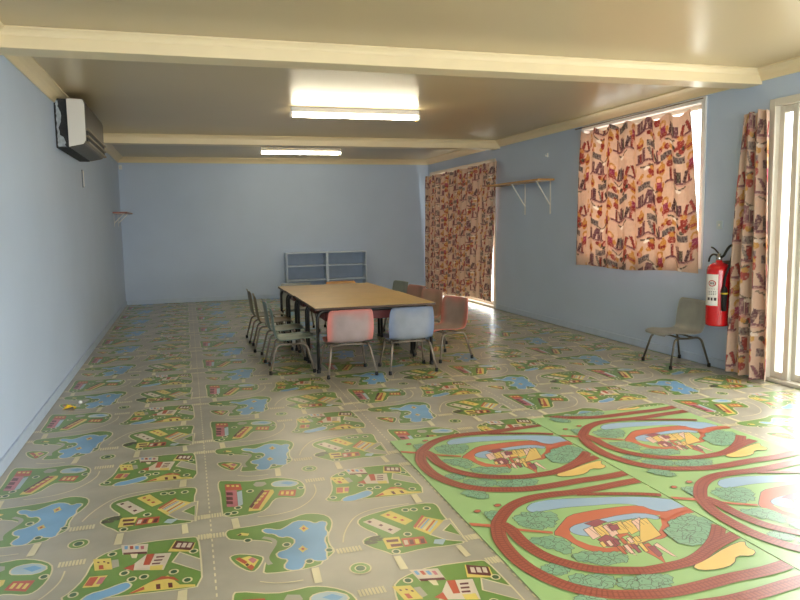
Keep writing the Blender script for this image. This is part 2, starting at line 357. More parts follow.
TOWN = [('p', 'g', 1, [(0.059, 0.477), (0.075, 0.502), (0.212, 0.507), (0.329, 0.523), (0.393, 0.561), (0.445, 0.55), (0.49, 0.51), (0.499, 0.449), (0.48, 0.375), (0.455, 0.322), (0.443, 0.237), (0.454, 0.175), (0.436, 0.143), (0.397, 0.109), (0.379, 0.074), (0.299, 0.063), (0.185, 0.073), (0.172, 0.091), (0.224, 0.277), (0.243, 0.316), (0.191, 0.361), (0.075, 0.402), (0.06, 0.44)]), ('l', 'r', 0.02, [(0.2, 0.383), (0.242, 0.328), (0.196, 0.204), (0.203, 0.138)]), ('p', 'b', 1, [(0.203, 0.451), (0.226, 0.464), (0.272, 0.426), (0.306, 0.452), (0.352, 0.501), (0.401, 0.484), (0.426, 0.442), (0.456, 0.464), (0.477, 0.44), (0.454, 0.384), (0.461, 0.335), (0.432, 0.285), (0.434, 0.213), (0.416, 0.15), (0.413, 0.103), (0.369, 0.113), (0.356, 0.139), (0.329, 0.114), (0.31, 0.064), (0.266, 0.069), (0.249, 0.105), (0.279, 0.158), (0.241, 0.179), (0.236, 0.227), (0.29, 0.243), (0.329, 0.306), (0.306, 0.36), (0.269, 0.357), (0.25, 0.403), (0.221, 0.413)]), ('p', 'y', 0, [(0.354, 0.419), (0.365, 0.431), (0.378, 0.449), (0.385, 0.424), (0.394, 0.405), (0.38, 0.394), (0.367, 0.377), (0.361, 0.402)]), ('p', 'o', 0, [(0.365, 0.415), (0.375, 0.427), (0.381, 0.41), (0.37, 0.398)]), ('p', 'y', 0, [(0.321, 0.232), (0.332, 0.242), (0.344, 0.258), (0.35, 0.236), (0.359, 0.219), (0.346, 0.21), (0.334, 0.195), (0.328, 0.216)]), ('p', 'o', 0, [(0.332, 0.228), (0.341, 0.239), (0.347, 0.223), (0.337, 0.213)]), ('t', 't', 0, [(0.284, 0.285)]), ('t', 't', 0, [(0.347, 0.116)]), ('t', 't', 0, [(0.437, 0.183)]), ('t', 't', 0, [(0.139, 0.374)]), ('p', 'y', 0, [(0.098, 0.439), (0.121, 0.455), (0.15, 0.436), (0.142, 0.417)]), ('p', 'm', 0, [(0.101, 0.435), (0.114, 0.448), (0.12, 0.437), (0.109, 0.428)]), ('p', 'g', 1, [(0.06, 0.242), (0.075, 0.259), (0.106, 0.258), (0.177, 0.218), (0.18, 0.185), (0.145, 0.108), (0.123, 0.109), (0.083, 0.17)]), ('p', 'y', 0, [(0.079, 0.22), (0.133, 0.233), (0.165, 0.19), (0.131, 0.113)]), ('p', 'o', 0, [(0.079, 0.225), (0.096, 0.235), (0.123, 0.186), (0.111, 0.171)]), ('p', 'o', 0, [(0.115, 0.146), (0.135, 0.162), (0.144, 0.136), (0.131, 0.113)]), ('p', 'p', 0, [(0.125, 0.204), (0.143, 0.219), (0.158, 0.192), (0.142, 0.167)]), ('p', 'm', 0, [(0.111, 0.167), (0.121, 0.177), (0.128, 0.161), (0.117, 0.15)]), ('p', 'g', 1, [(0.055, 1.077), (0.067, 1.105), (0.191, 1.045), (0.264, 1.049), (0.324, 1.057), (0.388, 1.027), (0.44, 0.975), (0.453, 0.911), (0.445, 0.83), (0.422, 0.768), (0.393, 0.755), (0.328, 0.788), (0.292, 0.782), (0.246, 0.668), (0.19, 0.635), (0.058, 0.633), (0.057, 0.739), (0.059, 0.929), (0.053, 0.992)]), ('p', 'c', 1, [(0.304, 0.976), (0.325, 1.001), (0.385, 1.002), (0.437, 0.949), (0.401, 0.909), (0.345, 0.925), (0.311, 0.937)]), ('p', 'b', 0, [(0.344, 0.972), (0.382, 0.984), (0.415, 0.953), (0.383, 0.933)]), ('p', 'r', 0, [(0.215, 0.992), (0.233, 1.029), (0.275, 1.014), (0.281, 0.982), (0.255, 0.957), (0.227, 0.963)]), ('p', 'o', 0, [(0.082, 1.045), (0.157, 1.029), (0.159, 0.943), (0.082, 0.962)]), ('p', 'y', 0, [(0.09, 1.031), (0.103, 1.029), (0.103, 1.006), (0.09, 1.008)]), ('p', 'y', 0, [(0.113, 1.023), (0.126, 1.021), (0.126, 0.997), (0.113, 1.0)]), ('p', 'y', 0, [(0.134, 1.016), (0.147, 1.013), (0.147, 0.989), (0.134, 0.992)]), ('p', 'p', 0, [(0.082, 0.962), (0.133, 0.946), (0.126, 0.738), (0.077, 0.755)]), ('p', 'm', 0, [(0.084, 0.936), (0.112, 0.926), (0.113, 0.886), (0.083, 0.896)]), ('p', 'm', 0, [(0.081, 0.877), (0.109, 0.867), (0.109, 0.828), (0.08, 0.838)]), ('p', 'm', 0, [(0.078, 0.824), (0.106, 0.814), (0.106, 0.777), (0.077, 0.787)]), ('p', 'c', 0, [(0.133, 0.922), (0.157, 0.934), (0.149, 0.761), (0.127, 0.738)]), ('p', 'y', 0, [(0.249, 0.911), (0.302, 0.896), (0.303, 0.861), (0.219, 0.663), (0.166, 0.671), (0.174, 0.712)]), ('p', 'o', 0, [(0.262, 0.897), (0.288, 0.893), (0.211, 0.684), (0.185, 0.693)]), ('p', 'm', 0, [(0.251, 0.914), (0.262, 0.897), (0.184, 0.701), (0.172, 0.716)]), ('p', 'y', 0, [(0.254, 0.874), (0.271, 0.872), (0.261, 0.846), (0.244, 0.85)]), ('p', 'y', 0, [(0.237, 0.839), (0.254, 0.837), (0.244, 0.812), (0.228, 0.816)]), ('p', 'y', 0, [(0.221, 0.805), (0.238, 0.803), (0.228, 0.778), (0.212, 0.782)]), ('p', 'y', 0, [(0.205, 0.771), (0.222, 0.769), (0.212, 0.745), (0.196, 0.749)]), ('p', 'o', 0, [(0.332, 0.875), (0.408, 0.858), (0.391, 0.78), (0.314, 0.814)]), ('p', 'y', 0, [(0.337, 0.859), (0.349, 0.855), (0.341, 0.817), (0.329, 0.822)]), ('p', 'y', 0, [(0.359, 0.851), (0.372, 0.846), (0.364, 0.809), (0.352, 0.814)]), ('p', 'y', 0, [(0.381, 0.843), (0.393, 0.838), (0.385, 0.801), (0.373, 0.805)]), ('t', 't', 0, [(0.194, 0.914)]), ('t', 't', 0, [(0.125, 0.727)]), ('t', 't', 0, [(0.105, 0.674)]), ('t', 't', 0, [(0.433, 0.876)]), ('t', 't', 0, [(0.076, 0.67)]), ('p', 'g', 1, [(0.602, 0.402), (0.638, 0.445), (0.755, 0.481), (0.866, 0.501), (0.97, 0.492), (0.983, 0.451), (0.966, 0.347), (0.973, 0.075), (0.898, 0.068), (0.797, 0.08), (0.668, 0.058), (0.641, 0.105), (0.602, 0.149), (0.575, 0.205), (0.607, 0.243), (0.667, 0.239), (0.608, 0.345)]), ('p', 'r', 1, [(0.941, 0.292), (0.983, 0.299), (0.972, 0.08), (0.905, 0.118), (0.859, 0.184)]), ('p', 'g', 1, [(0.923, 0.202), (0.973, 0.256), (0.97, 0.14)]), ('p', 'y', 0, [(0.711, 0.436), (0.768, 0.467), (0.832, 0.337), (0.785, 0.304)]), ('p', 'o', 0, [(0.736, 0.432), (0.749, 0.44), (0.756, 0.422), (0.742, 0.416)]), ('p', 'o', 0, [(0.757, 0.397), (0.77, 0.403), (0.777, 0.386), (0.764, 0.38)]), ('p', 'o', 0, [(0.778, 0.361), (0.792, 0.368), (0.798, 0.351), (0.785, 0.345)]), ('p', 'n', 0, [(0.623, 0.393), (0.675, 0.414), (0.759, 0.271), (0.711, 0.236)]), ('p', 'm', 0, [(0.641, 0.387), (0.654, 0.397), (0.662, 0.38), (0.649, 0.371)]), ('p', 'm', 0, [(0.678, 0.339), (0.691, 0.348), (0.698, 0.332), (0.686, 0.323)]), ('p', 'm', 0, [(0.704, 0.286), (0.716, 0.294), (0.724, 0.278), (0.711, 0.269)]), ('p', 'y', 0, [(0.809, 0.264), (0.885, 0.363), (0.957, 0.295), (0.854, 0.181)]), ('p', 'o', 0, [(0.813, 0.278), (0.884, 0.377), (0.892, 0.366), (0.819, 0.263)]), ('p', 'p', 0, [(0.827, 0.268), (0.89, 0.343), (0.895, 0.336), (0.831, 0.259)]), ('p', 'b', 0, [(0.834, 0.255), (0.899, 0.333), (0.904, 0.326), (0.839, 0.246)]), ('p', 'w', 0, [(0.842, 0.241), (0.909, 0.323), (0.913, 0.316), (0.847, 0.232)]), ('p', 'o', 0, [(0.85, 0.228), (0.918, 0.313), (0.922, 0.306), (0.854, 0.219)]), ('p', 'c', 0, [(0.857, 0.216), (0.926, 0.303), (0.931, 0.296), (0.862, 0.206)]), ('p', 'y', 0, [(0.66, 0.215), (0.729, 0.205), (0.717, 0.113), (0.655, 0.112)]), ('p', 'm', 0, [(0.67, 0.194), (0.718, 0.187), (0.715, 0.163), (0.669, 0.171)]), ('p', 'm', 0, [(0.676, 0.151), (0.723, 0.144), (0.72, 0.121), (0.675, 0.127)]), ('p', 'o', 0, [(0.731, 0.187), (0.824, 0.177), (0.82, 0.112), (0.724, 0.11)]), ('p', 'n', 0, [(0.736, 0.168), (0.752, 0.167), (0.746, 0.126), (0.73, 0.127)]), ('p', 'm', 0, [(0.759, 0.165), (0.774, 0.164), (0.768, 0.123), (0.752, 0.124)]), ('p', 'y', 0, [(0.781, 0.162), (0.797, 0.161), (0.79, 0.12), (0.774, 0.121)]), ('p', 'm', 0, [(0.803, 0.159), (0.819, 0.158), (0.812, 0.117), (0.796, 0.118)]), ('p', 'c', 0, [(0.858, 0.135), (0.903, 0.124), (0.873, 0.081), (0.841, 0.103)]), ('t', 't', 0, [(0.833, 0.453)]), ('t', 't', 0, [(0.87, 0.446)]), ('t', 't', 0, [(0.929, 0.44)]), ('t', 't', 0, [(0.769, 0.216)]), ('t', 't', 0, [(0.681, 0.084)]), ('t', 'd', 0, [(0.61, 0.202)]), ('t', 'd', 0, [(0.629, 0.216)]), ('p', 'g', 1, [(0.516, -0.45), (0.548, -0.408), (0.581, -0.318), (0.593, -0.201), (0.613, -0.144), (0.681, -0.102), (0.77, -0.076), (0.957, -0.088), (0.978, -0.101), (0.985, -0.257), (0.986, -0.508), (0.913, -0.509), (0.713, -0.489), (0.568, -0.482)]), ('p', 'n', 0, [(0.684, -0.072), (0.788, -0.094), (0.787, -0.184), (0.697, -0.164)]), ('p', 'b', 0, [(0.697, -0.085), (0.71, -0.087), (0.712, -0.118), (0.7, -0.117)]), ('p', 'o', 0, [(0.717, -0.092), (0.731, -0.094), (0.733, -0.125), (0.721, -0.124)]), ('p', 'b', 0, [(0.738, -0.099), (0.752, -0.101), (0.754, -0.132), (0.741, -0.131)]), ('p', 'p', 0, [(0.759, -0.106), (0.773, -0.108), (0.774, -0.139), (0.762, -0.138)]), ('p', 'm', 0, [(0.698, -0.146), (0.786, -0.165), (0.787, -0.184), (0.699, -0.165)]), ('p', 'w', 0, [(0.725, -0.166), (0.753, -0.173), (0.75, -0.211), (0.733, -0.205)]), ('p', 'y', 0, [(0.591, -0.167), (0.655, -0.179), (0.67, -0.277), (0.607, -0.268)]), ('p', 'o', 0, [(0.617, -0.227), (0.633, -0.23), (0.638, -0.264), (0.621, -0.261)]), ('p', 'r', 0, [(0.659, -0.198), (0.684, -0.199), (0.692, -0.26), (0.669, -0.27)]), ('p', 'm', 0, [(0.608, -0.194), (0.616, -0.196), (0.617, -0.207), (0.609, -0.204)]), ('p', 'm', 0, [(0.629, -0.196), (0.637, -0.199), (0.638, -0.209), (0.631, -0.207)]), ('p', 'm', 0, [(0.645, -0.211), (0.653, -0.214), (0.654, -0.225), (0.646, -0.222)]), ('p', 'n', 0, [(0.747, -0.254), (0.787, -0.19), (0.879, -0.208), (0.853, -0.344), (0.718, -0.301)]), ('p', 'o', 0, [(0.787, -0.19), (0.817, -0.195), (0.802, -0.285), (0.778, -0.28)]), ('p', 'o', 0, [(0.708, -0.283), (0.747, -0.259), (0.746, -0.315)]), ('p', 'm', 0, [(0.824, -0.221), (0.855, -0.226), (0.852, -0.238), (0.822, -0.233)]), ('p', 'm', 0, [(0.817, -0.247), (0.848, -0.252), (0.845, -0.264), (0.815, -0.259)]), ('p', 'm', 0, [(0.81, -0.273), (0.841, -0.278), (0.838, -0.29), (0.809, -0.285)]), ('p', 'y', 0, [(0.803, -0.295), (0.851, -0.302), (0.847, -0.342), (0.804, -0.33)]), ('p', 'y', 0, [(0.865, -0.192), (0.892, -0.101), (0.971, -0.145), (0.956, -0.223)]), ('p', 'm', 0, [(0.878, -0.169), (0.896, -0.102), (0.968, -0.144), (0.952, -0.211)]), ('p', 'n', 0, [(0.893, -0.163), (0.903, -0.125), (0.917, -0.132), (0.908, -0.171)]), ('p', 'n', 0, [(0.914, -0.17), (0.924, -0.132), (0.938, -0.139), (0.929, -0.178)]), ('p', 'n', 0, [(0.935, -0.177), (0.945, -0.139), (0.959, -0.146), (0.949, -0.185)]), ('p', 'r', 1, [(0.887, -0.289), (0.911, -0.218), (0.985, -0.302), (0.986, -0.396)]), ('p', 'y', 0, [(0.742, -0.484), (0.809, -0.425), (0.87, -0.393), (0.912, -0.476), (0.964, -0.493), (0.966, -0.509)]), ('p', 'o', 0, [(0.742, -0.484), (0.79, -0.45), (0.793, -0.473), (0.752, -0.489)]), ('p', 'o', 0, [(0.809, -0.425), (0.849, -0.393), (0.891, -0.412), (0.912, -0.451), (0.87, -0.419), (0.829, -0.418)]), ('p', 'm', 0, [(0.83, -0.448), (0.845, -0.449), (0.847, -0.487), (0.833, -0.485)]), ('p', 'm', 0, [(0.871, -0.451), (0.886, -0.454), (0.888, -0.49), (0.874, -0.487)]), ('p', 'y', 0, [(0.58, -0.39), (0.595, -0.312), (0.658, -0.321), (0.635, -0.398)]), ('p', 'o', 0, [(0.585, -0.377), (0.598, -0.317), (0.627, -0.322), (0.612, -0.386)]), ('p', 'p', 0, [(0.623, -0.378), (0.633, -0.329), (0.653, -0.331), (0.643, -0.381)]), ('p', 'b', 1, [(0.583, -0.487), (0.611, -0.444), (0.659, -0.434), (0.706, -0.406), (0.731, -0.399), (0.748, -0.432), (0.716, -0.469), (0.673, -0.484), (0.637, -0.501)]), ('t', 't', 0, [(0.745, -0.381)]), ('t', 't', 0, [(0.786, -0.376)]), ('t', 't', 0, [(0.715, -0.324)]), ('t', 't', 0, [(0.89, -0.371)]), ('t', 't', 0, [(0.938, -0.451)]), ('t', 't', 0, [(0.962, -0.222)]), ('t', 't', 0, [(0.657, -0.145)]), ('t', 't', 0, [(0.556, -0.432)]), ('e', 'w', (0.042, 0.046), [(0.517, -0.003)]), ('e', 'g', (0.036, 0.04), [(0.517, -0.003)]), ('e', 'w', (0.022, 0.025), [(0.517, -0.003)]), ('e', 't', (0.017, 0.02), [(0.517, -0.003)]), ('z', 'w', (8, 0.045), [(-0.044, 0.467), (0.055, 0.453)]), ('z', 'w', (8, 0.045), [(-0.04, 0.681), (0.052, 0.662)]), ('z', 'w', (8, 0.045), [(0.461, 0.161), (0.563, 0.153)]), ('z', 'w', (8, 0.045), [(0.469, -0.172), (0.568, -0.18)]), ('z', 'w', (5, 0.045), [(0.969, 0.093), (1.036, 0.114)]), ('z', 'w', (5, 0.045), [(0.98, -0.093), (1.036, -0.106)]), ('p', 'w', 0, [(0.087, 0.605), (0.116, 0.611), (0.119, 0.508), (0.09, 0.503)]), ('p', 'w', 0, [(0.344, 0.053), (0.372, 0.056), (0.364, -0.059), (0.336, -0.06)]), ('p', 'w', 0, [(0.659, 0.046), (0.686, 0.045), (0.684, -0.063), (0.654, -0.062)]), ('p', 'w', 0, [(0.907, 0.607), (0.938, 0.611), (0.935, 0.513), (0.902, 0.508)]), ('p', 'w', 0, [(0.916, 0.054), (0.939, 0.056), (0.944, -0.04), (0.919, -0.047)]), ('l', 'w', 0.006, [(0.501, 0.226), (0.522, 0.298), (0.558, 0.379), (0.605, 0.452), (0.67, 0.497), (0.757, 0.514), (0.869, 0.514)]), ('l', 'w', 0.006, [(0.152, 0.017), (0.202, -0.011), (0.254, -0.021), (0.302, -0.022)]), ('l', 'w', 0.006, [(0.501, 0.894), (0.496, 0.812), (0.467, 0.732), (0.421, 0.664), (0.359, 0.613), (0.277, 0.59), (0.199, 0.592)])]
TRAIN = [('p', 'B', 2, [(0.306, 0.142), (0.333, 0.175), (0.372, 0.2), (0.471, 0.204), (0.635, 0.165), (0.767, 0.13), (0.86, 0.1), (0.963, 0.04), (0.987, -0.002), (1.0, -0.069), (0.889, -0.127), (0.828, -0.094), (0.794, 0.007), (0.781, 0.037), (0.706, 0.071), (0.586, 0.087), (0.48, 0.106), (0.352, 0.102), (0.312, 0.104)]), ('p', 'O', 2, [(0.289, -0.122), (0.376, -0.04), (0.449, 0.025), (0.555, 0.036), (0.703, 0.034), (0.801, 0.017), (0.817, -0.045), (0.853, -0.08), (0.914, -0.067), (1.052, -0.103), (1.029, -0.13), (0.966, -0.119), (0.853, -0.145), (0.778, -0.204), (0.734, -0.268), (0.679, -0.297), (0.641, -0.284), (0.513, -0.332), (0.401, -0.331), (0.352, -0.292), (0.33, -0.236), (0.321, -0.153)]), ('p', 'G', 0, [(0.362, -0.132), (0.418, -0.088), (0.541, -0.053), (0.733, -0.077), (0.817, -0.1), (0.761, -0.187), (0.668, -0.274), (0.619, -0.276), (0.535, -0.302), (0.426, -0.293), (0.379, -0.248), (0.356, -0.192)]), ('p', 'B', 2, [(0.374, -0.105), (0.405, -0.077), (0.453, -0.063), (0.56, -0.055), (0.65, -0.044), (0.752, -0.051), (0.81, -0.109), (0.777, -0.141), (0.74, -0.096), (0.54, -0.086), (0.468, -0.105), (0.435, -0.157), (0.443, -0.191), (0.405, -0.174), (0.375, -0.143)]), ('p', 'P', 2, [(0.433, -0.121), (0.483, -0.104), (0.48, -0.187), (0.42, -0.213)]), ('p', 'Y', 2, [(0.479, -0.119), (0.53, -0.102), (0.523, -0.19), (0.462, -0.216)]), ('p', 'P', 2, [(0.525, -0.118), (0.572, -0.099), (0.562, -0.191), (0.504, -0.218)]), ('p', 'Y', 2, [(0.567, -0.115), (0.624, -0.099), (0.609, -0.194), (0.543, -0.219)]), ('p', 'Y', 2, [(0.618, -0.115), (0.672, -0.098), (0.653, -0.197), (0.59, -0.223)]), ('p', 'P', 2, [(0.666, -0.114), (0.716, -0.095), (0.693, -0.198), (0.633, -0.225)]), ('p', 'V', 2, [(0.468, -0.072), (0.541, -0.053), (0.563, -0.083), (0.492, -0.113)]), ('p', 'V', 2, [(0.436, -0.219), (0.492, -0.192), (0.515, -0.246), (0.472, -0.296), (0.441, -0.285)]), ('p', 'O', 2, [(0.532, -0.205), (0.58, -0.207), (0.577, -0.297), (0.521, -0.335), (0.514, -0.275)]), ('p', 'V', 0, [(0.545, -0.11), (0.574, -0.104), (0.567, -0.154), (0.537, -0.161)]), ('p', 'Y', 2, [(0.514, -0.275), (0.546, -0.257), (0.613, -0.245), (0.653, -0.23), (0.627, -0.279), (0.558, -0.31)]), ('p', 'P', 2, [(0.501, -0.294), (0.511, -0.309), (0.499, -0.386), (0.486, -0.351)]), ('p', 'G', 2, [(0.538, -0.234), (0.569, -0.224), (0.574, -0.252), (0.539, -0.268)]), ('p', 'Y', 2, [(0.706, -0.116), (0.742, -0.107), (0.698, -0.265), (0.641, -0.284), (0.576, -0.299)]), ('p', 'O', 2, [(0.56, -0.321), (0.605, -0.309), (0.596, -0.394), (0.562, -0.475), (0.561, -0.417), (0.549, -0.361)]), ('p', 'P', 2, [(0.616, -0.331), (0.638, -0.32), (0.635, -0.442), (0.626, -0.43)]), ('p', 'V', 2, [(0.584, -0.338), (0.611, -0.338), (0.598, -0.404), (0.572, -0.42)]), ('l', 'K', 0.0022, [(0.46, -0.117), (0.46, -0.189)]), ('l', 'K', 0.0022, [(0.479, -0.115), (0.479, -0.186)]), ('l', 'K', 0.0022, [(0.499, -0.113), (0.498, -0.184)]), ('l', 'K', 0.0022, [(0.518, -0.11), (0.517, -0.182)]), ('l', 'K', 0.0022, [(0.538, -0.108), (0.536, -0.18)]), ('l', 'K', 0.0022, [(0.558, -0.105), (0.556, -0.178)]), ('l', 'K', 0.0022, [(0.578, -0.103), (0.575, -0.176)]), ('l', 'K', 0.0022, [(0.598, -0.101), (0.595, -0.174)]), ('l', 'K', 0.0022, [(0.618, -0.098), (0.614, -0.171)]), ('l', 'K', 0.0022, [(0.639, -0.096), (0.634, -0.169)]), ('l', 'K', 0.0022, [(0.659, -0.093), (0.654, -0.167)]), ('l', 'K', 0.0022, [(0.68, -0.091), (0.674, -0.165)]), ('l', 'K', 0.0022, [(0.7, -0.088), (0.694, -0.163)]), ('l', 'K', 0.0022, [(0.721, -0.086), (0.714, -0.16)]), ('p', 'Y', 2, [(0.428, -0.246), (0.445, -0.24), (0.438, -0.28), (0.421, -0.286)]), ('p', 'P', 2, [(0.458, -0.246), (0.476, -0.24), (0.468, -0.281), (0.451, -0.287)]), ('p', 'V', 2, [(0.489, -0.247), (0.506, -0.241), (0.498, -0.282), (0.481, -0.287)]), ('p', 'O', 2, [(0.52, -0.248), (0.537, -0.242), (0.529, -0.282), (0.511, -0.288)]), ('p', 'P', 2, [(0.55, -0.248), (0.568, -0.242), (0.559, -0.283), (0.542, -0.289)]), ('p', 'Y', 2, [(0.581, -0.249), (0.6, -0.243), (0.59, -0.284), (0.572, -0.289)]), ('p', 'V', 2, [(0.549, -0.127), (0.588, -0.122), (0.573, -0.165), (0.535, -0.169)]), ('p', 'O', 2, [(0.472, -0.296), (0.488, -0.294), (0.474, -0.36), (0.461, -0.363)]), ('p', 'P', 2, [(0.502, -0.298), (0.519, -0.296), (0.504, -0.363), (0.49, -0.365)]), ('p', 'V', 2, [(0.533, -0.301), (0.55, -0.299), (0.534, -0.365), (0.52, -0.368)]), ('p', 'Y', 2, [(0.564, -0.304), (0.581, -0.302), (0.564, -0.368), (0.55, -0.371)]), ('b', 'F', 0, [(0.224, 0.08), (0.269, 0.1), (0.32, 0.099), (0.378, 0.074), (0.39, 0.011), (0.373, -0.028), (0.31, -0.051), (0.243, -0.049), (0.209, -0.009), (0.213, 0.038)]), ('b', 'F', 0, [(0.185, -0.133), (0.226, -0.137), (0.278, -0.145), (0.299, -0.192), (0.287, -0.274), (0.261, -0.274), (0.225, -0.225), (0.185, -0.178)]), ('b', 'F', 0, [(0.279, -0.299), (0.33, -0.298), (0.396, -0.339), (0.475, -0.375), (0.439, -0.407), (0.35, -0.411), (0.306, -0.367), (0.272, -0.333)]), ('b', 'F', 0, [(0.113, -0.356), (0.162, -0.339), (0.195, -0.359), (0.19, -0.416), (0.156, -0.412), (0.116, -0.391)]), ('b', 'F', 0, [(0.168, -0.449), (0.224, -0.443), (0.277, -0.469), (0.312, -0.521), (0.295, -0.554), (0.234, -0.538), (0.192, -0.496), (0.161, -0.478)]), ('b', 'F', 0, [(0.319, -0.531), (0.382, -0.521), (0.42, -0.542), (0.421, -0.588), (0.389, -0.608), (0.334, -0.59), (0.31, -0.563)]), ('b', 'F', 0, [(0.807, -0.172), (0.876, -0.154), (0.945, -0.145), (0.963, -0.184), (0.94, -0.259), (0.884, -0.29), (0.817, -0.381), (0.745, -0.402), (0.724, -0.358), (0.735, -0.297), (0.728, -0.256)]), ('b', 'F', 0, [(0.405, -0.538), (0.456, -0.525), (0.496, -0.538), (0.505, -0.571), (0.467, -0.631), (0.422, -0.615), (0.368, -0.612), (0.356, -0.607)]), ('b', 'F', 0, [(0.121, 0.151), (0.166, 0.159), (0.164, 0.101), (0.129, 0.078)]), ('b', 'F', 0, [(0.121, 0.421), (0.188, 0.426), (0.205, 0.364), (0.184, 0.317), (0.125, 0.351)]), ('p', 'Y', 2, [(0.636, -0.524), (0.715, -0.502), (0.86, -0.441), (0.969, -0.415), (0.931, -0.465), (0.942, -0.504), (0.898, -0.531), (0.848, -0.506), (0.79, -0.56), (0.715, -0.574), (0.641, -0.56)]), ('l', 'O', 0.028, [(-0.038, 0.098), (0.009, 0.073), (0.11, 0.016)]), ('l', 'O', 0.02, [(0.152, -0.018), (0.201, -0.056), (0.296, -0.112)]), ('l', 'O', 0.035, [(0.799, -0.138), (0.893, -0.094), (0.979, -0.089), (1.041, -0.115)]), ('k', 'R', 0.055, [(1.241, 0.289), (0.921, 0.27), (0.732, 0.249), (0.592, 0.242), (0.485, 0.25), (0.36, 0.238), (0.247, 0.18), (0.153, 0.082), (0.108, 0.008), (0.065, -0.122), (0.058, -0.286), (0.087, -0.413), (0.145, -0.518), (0.232, -0.592), (0.338, -0.632), (0.433, -0.652), (0.566, -0.65), (0.702, -0.638), (0.871, -0.635), (1.066, -0.605)]), ('k', 'R', 0.05, [(0.136, 0.031), (0.148, -0.027), (0.144, -0.149), (0.164, -0.269), (0.214, -0.356), (0.298, -0.436), (0.438, -0.492), (0.482, -0.5), (0.542, -0.5), (0.655, -0.49), (0.765, -0.443), (0.878, -0.365), (0.974, -0.271)]), ('k', 'R', 0.03, [(0.6, 0.218), (0.739, 0.172), (0.875, 0.122), (0.958, 0.079)]), ('k', 'R', 0.05, [(0.765, -0.443), (0.868, -0.399), (0.978, -0.362)]), ('p', 'O', 2, [(0.187, 0.221), (0.204, 0.232), (0.217, 0.226), (0.216, 0.211), (0.197, 0.202), (0.188, 0.208)]), ('p', 'O', 2, [(0.077, 0.19), (0.093, 0.201), (0.105, 0.195), (0.105, 0.18), (0.088, 0.172), (0.078, 0.178)])]
M_vinyl = attr_mat('printed_vinyl', .38, spec=.9, coat=.35, noise=.2, nscale=3.1, bump=.05)
town = expand(TOWN)
fl = Printed(); fl.slab(-.02, W + .12, Y0 - .02, D + .02, -.1, 0, PAL['r'])
PX, PY = 1.035, 1.13
for k in range(-1, 5):
    ox = 1.028 + PX * k; off = 2.438 + (PY / 2 if k % 2 else 0)
    for j in range(-4, 10):
        oy = off + PY * j
        for col, z, p in town:
            q = [(x + ox, y + oy) for x, y in p]
            if min(v[1] for v in q) > D or max(v[1] for v in q) < Y0 or min(v[0] for v in q) > W or max(v[0] for v in q) < 0: continue
            if max(v[1] for v in q) > D or min(v[1] for v in q) < Y0 or max(v[0] for v in q) > W or min(v[0] for v in q) < 0:
                q = clip(q, .001, W - .001, Y0 + .001, D - .001)
            if len(q) > 2: fl.poly(q, z * 8e-6, PAL[col])
    if k >= 0:                                                      # dashed centre line of the long road
        y = Y0 + .1
        while y < D - .1:
            fl.poly([(ox - .003, y), (ox + .003, y), (ox + .003, y + .025), (ox - .003, y + .025)], 4e-6, PAL['w']); y += .05
struct(fl.build('floor', M_vinyl))

# train-track vinyl sheets lying on the town floor
train = expand(TRAIN)
M_mat = attr_mat('printed_play_sheet', .38, spec=.9, coat=.35, noise=.06, nscale=2.5, bump=.05)
def sheet(x0, x1, y0, y1, dx, dy, label):
    s = Printed(); s.slab(x0, x1, y0, y1, .0022, .0042, PAL['G'])
    for j in range(-4, 3):
        for i in (0,):
            for col, z, p in train:
                q = clip([(x + dx + i * .985, y + dy + j * 1.0) for x, y in p], x0 + .002, x1 - .002, y0 + .002, y1 - .002)
                if len(q) > 2 and abs(area(q)) > 1e-7: s.poly(q, .0042 + z * 8e-6 + (.0004 if i == 0 else 0) * 0, PAL[col])
    o = s.build('vinyl_play_sheet', M_mat)
    return tag(o, label, 'play mat', 'train track play sheets')
sheet(2.068, 3.035, -1.2, 3.86, 2.06, 2.574, 'green train-track vinyl sheet nearest the table, between grey town road and its twin')
sheet(3.042, 4.08, -1.2, 4.0, 3.045, 2.53, 'green train-track vinyl sheet nearer the curtained glass door, with white glare on it')

# skirting, cornices, beams --------------------------------------------------
def skirt(name, *bx): struct(obj(name, B(*bx), M_skirt, bevel=.003))
skirt('baseboard_left', (0, .014, Y0, D, 0.002, .075))
skirt('baseboard_back', (.014, W - .014, D - .014, D, 0.002, .075))
skirt('baseboard_right', (W - .014, W, Y0, DOOR2[0] - .05, 0.002, .075), (W - .014, W, DOOR2[1] + .05, DOOR1[0] - .05, 0.002, .075))
cove = [(0, 0), (0, -.088), (.012, -.088), (.018, -.074), (.03, -.05), (.05, -.03), (.072, -.018), (.086, -.012), (.086, 0)]
def cornice(name, segs):
    bm = bmesh.new()
    for a, b, place in segs: extrude_profile(bm, cove, a, b, place)
    struct(obj(name, bm, M_cream))
BEAMS = ((4.50, 4.70), (9.22, 9.42))
zb = 2.272
ys = [Y0, BEAMS[0][0], BEAMS[0][1], BEAMS[1][0], BEAMS[1][1], D]
cornice('trim_1', [(a, b, lambda u, v, t: (u, t, H + v)) for a, b in ((ys[0], ys[1]), (ys[2], ys[3]), (ys[4], ys[5]))])
cornice('trim_2', [(a, b, lambda u, v, t: (W - u, t, H + v)) for a, b in ((ys[0], ys[1]), (ys[2], ys[3]), (ys[4], ys[5]))])
cornice('trim_3', [(0, W, lambda u, v, t: (t, D - u, H + v))])
cv2 = [(0, 0), (0, -.045), (.006, -.045), (.012, -.03), (.024, -.016), (.04, -.008), (.04, 0)]
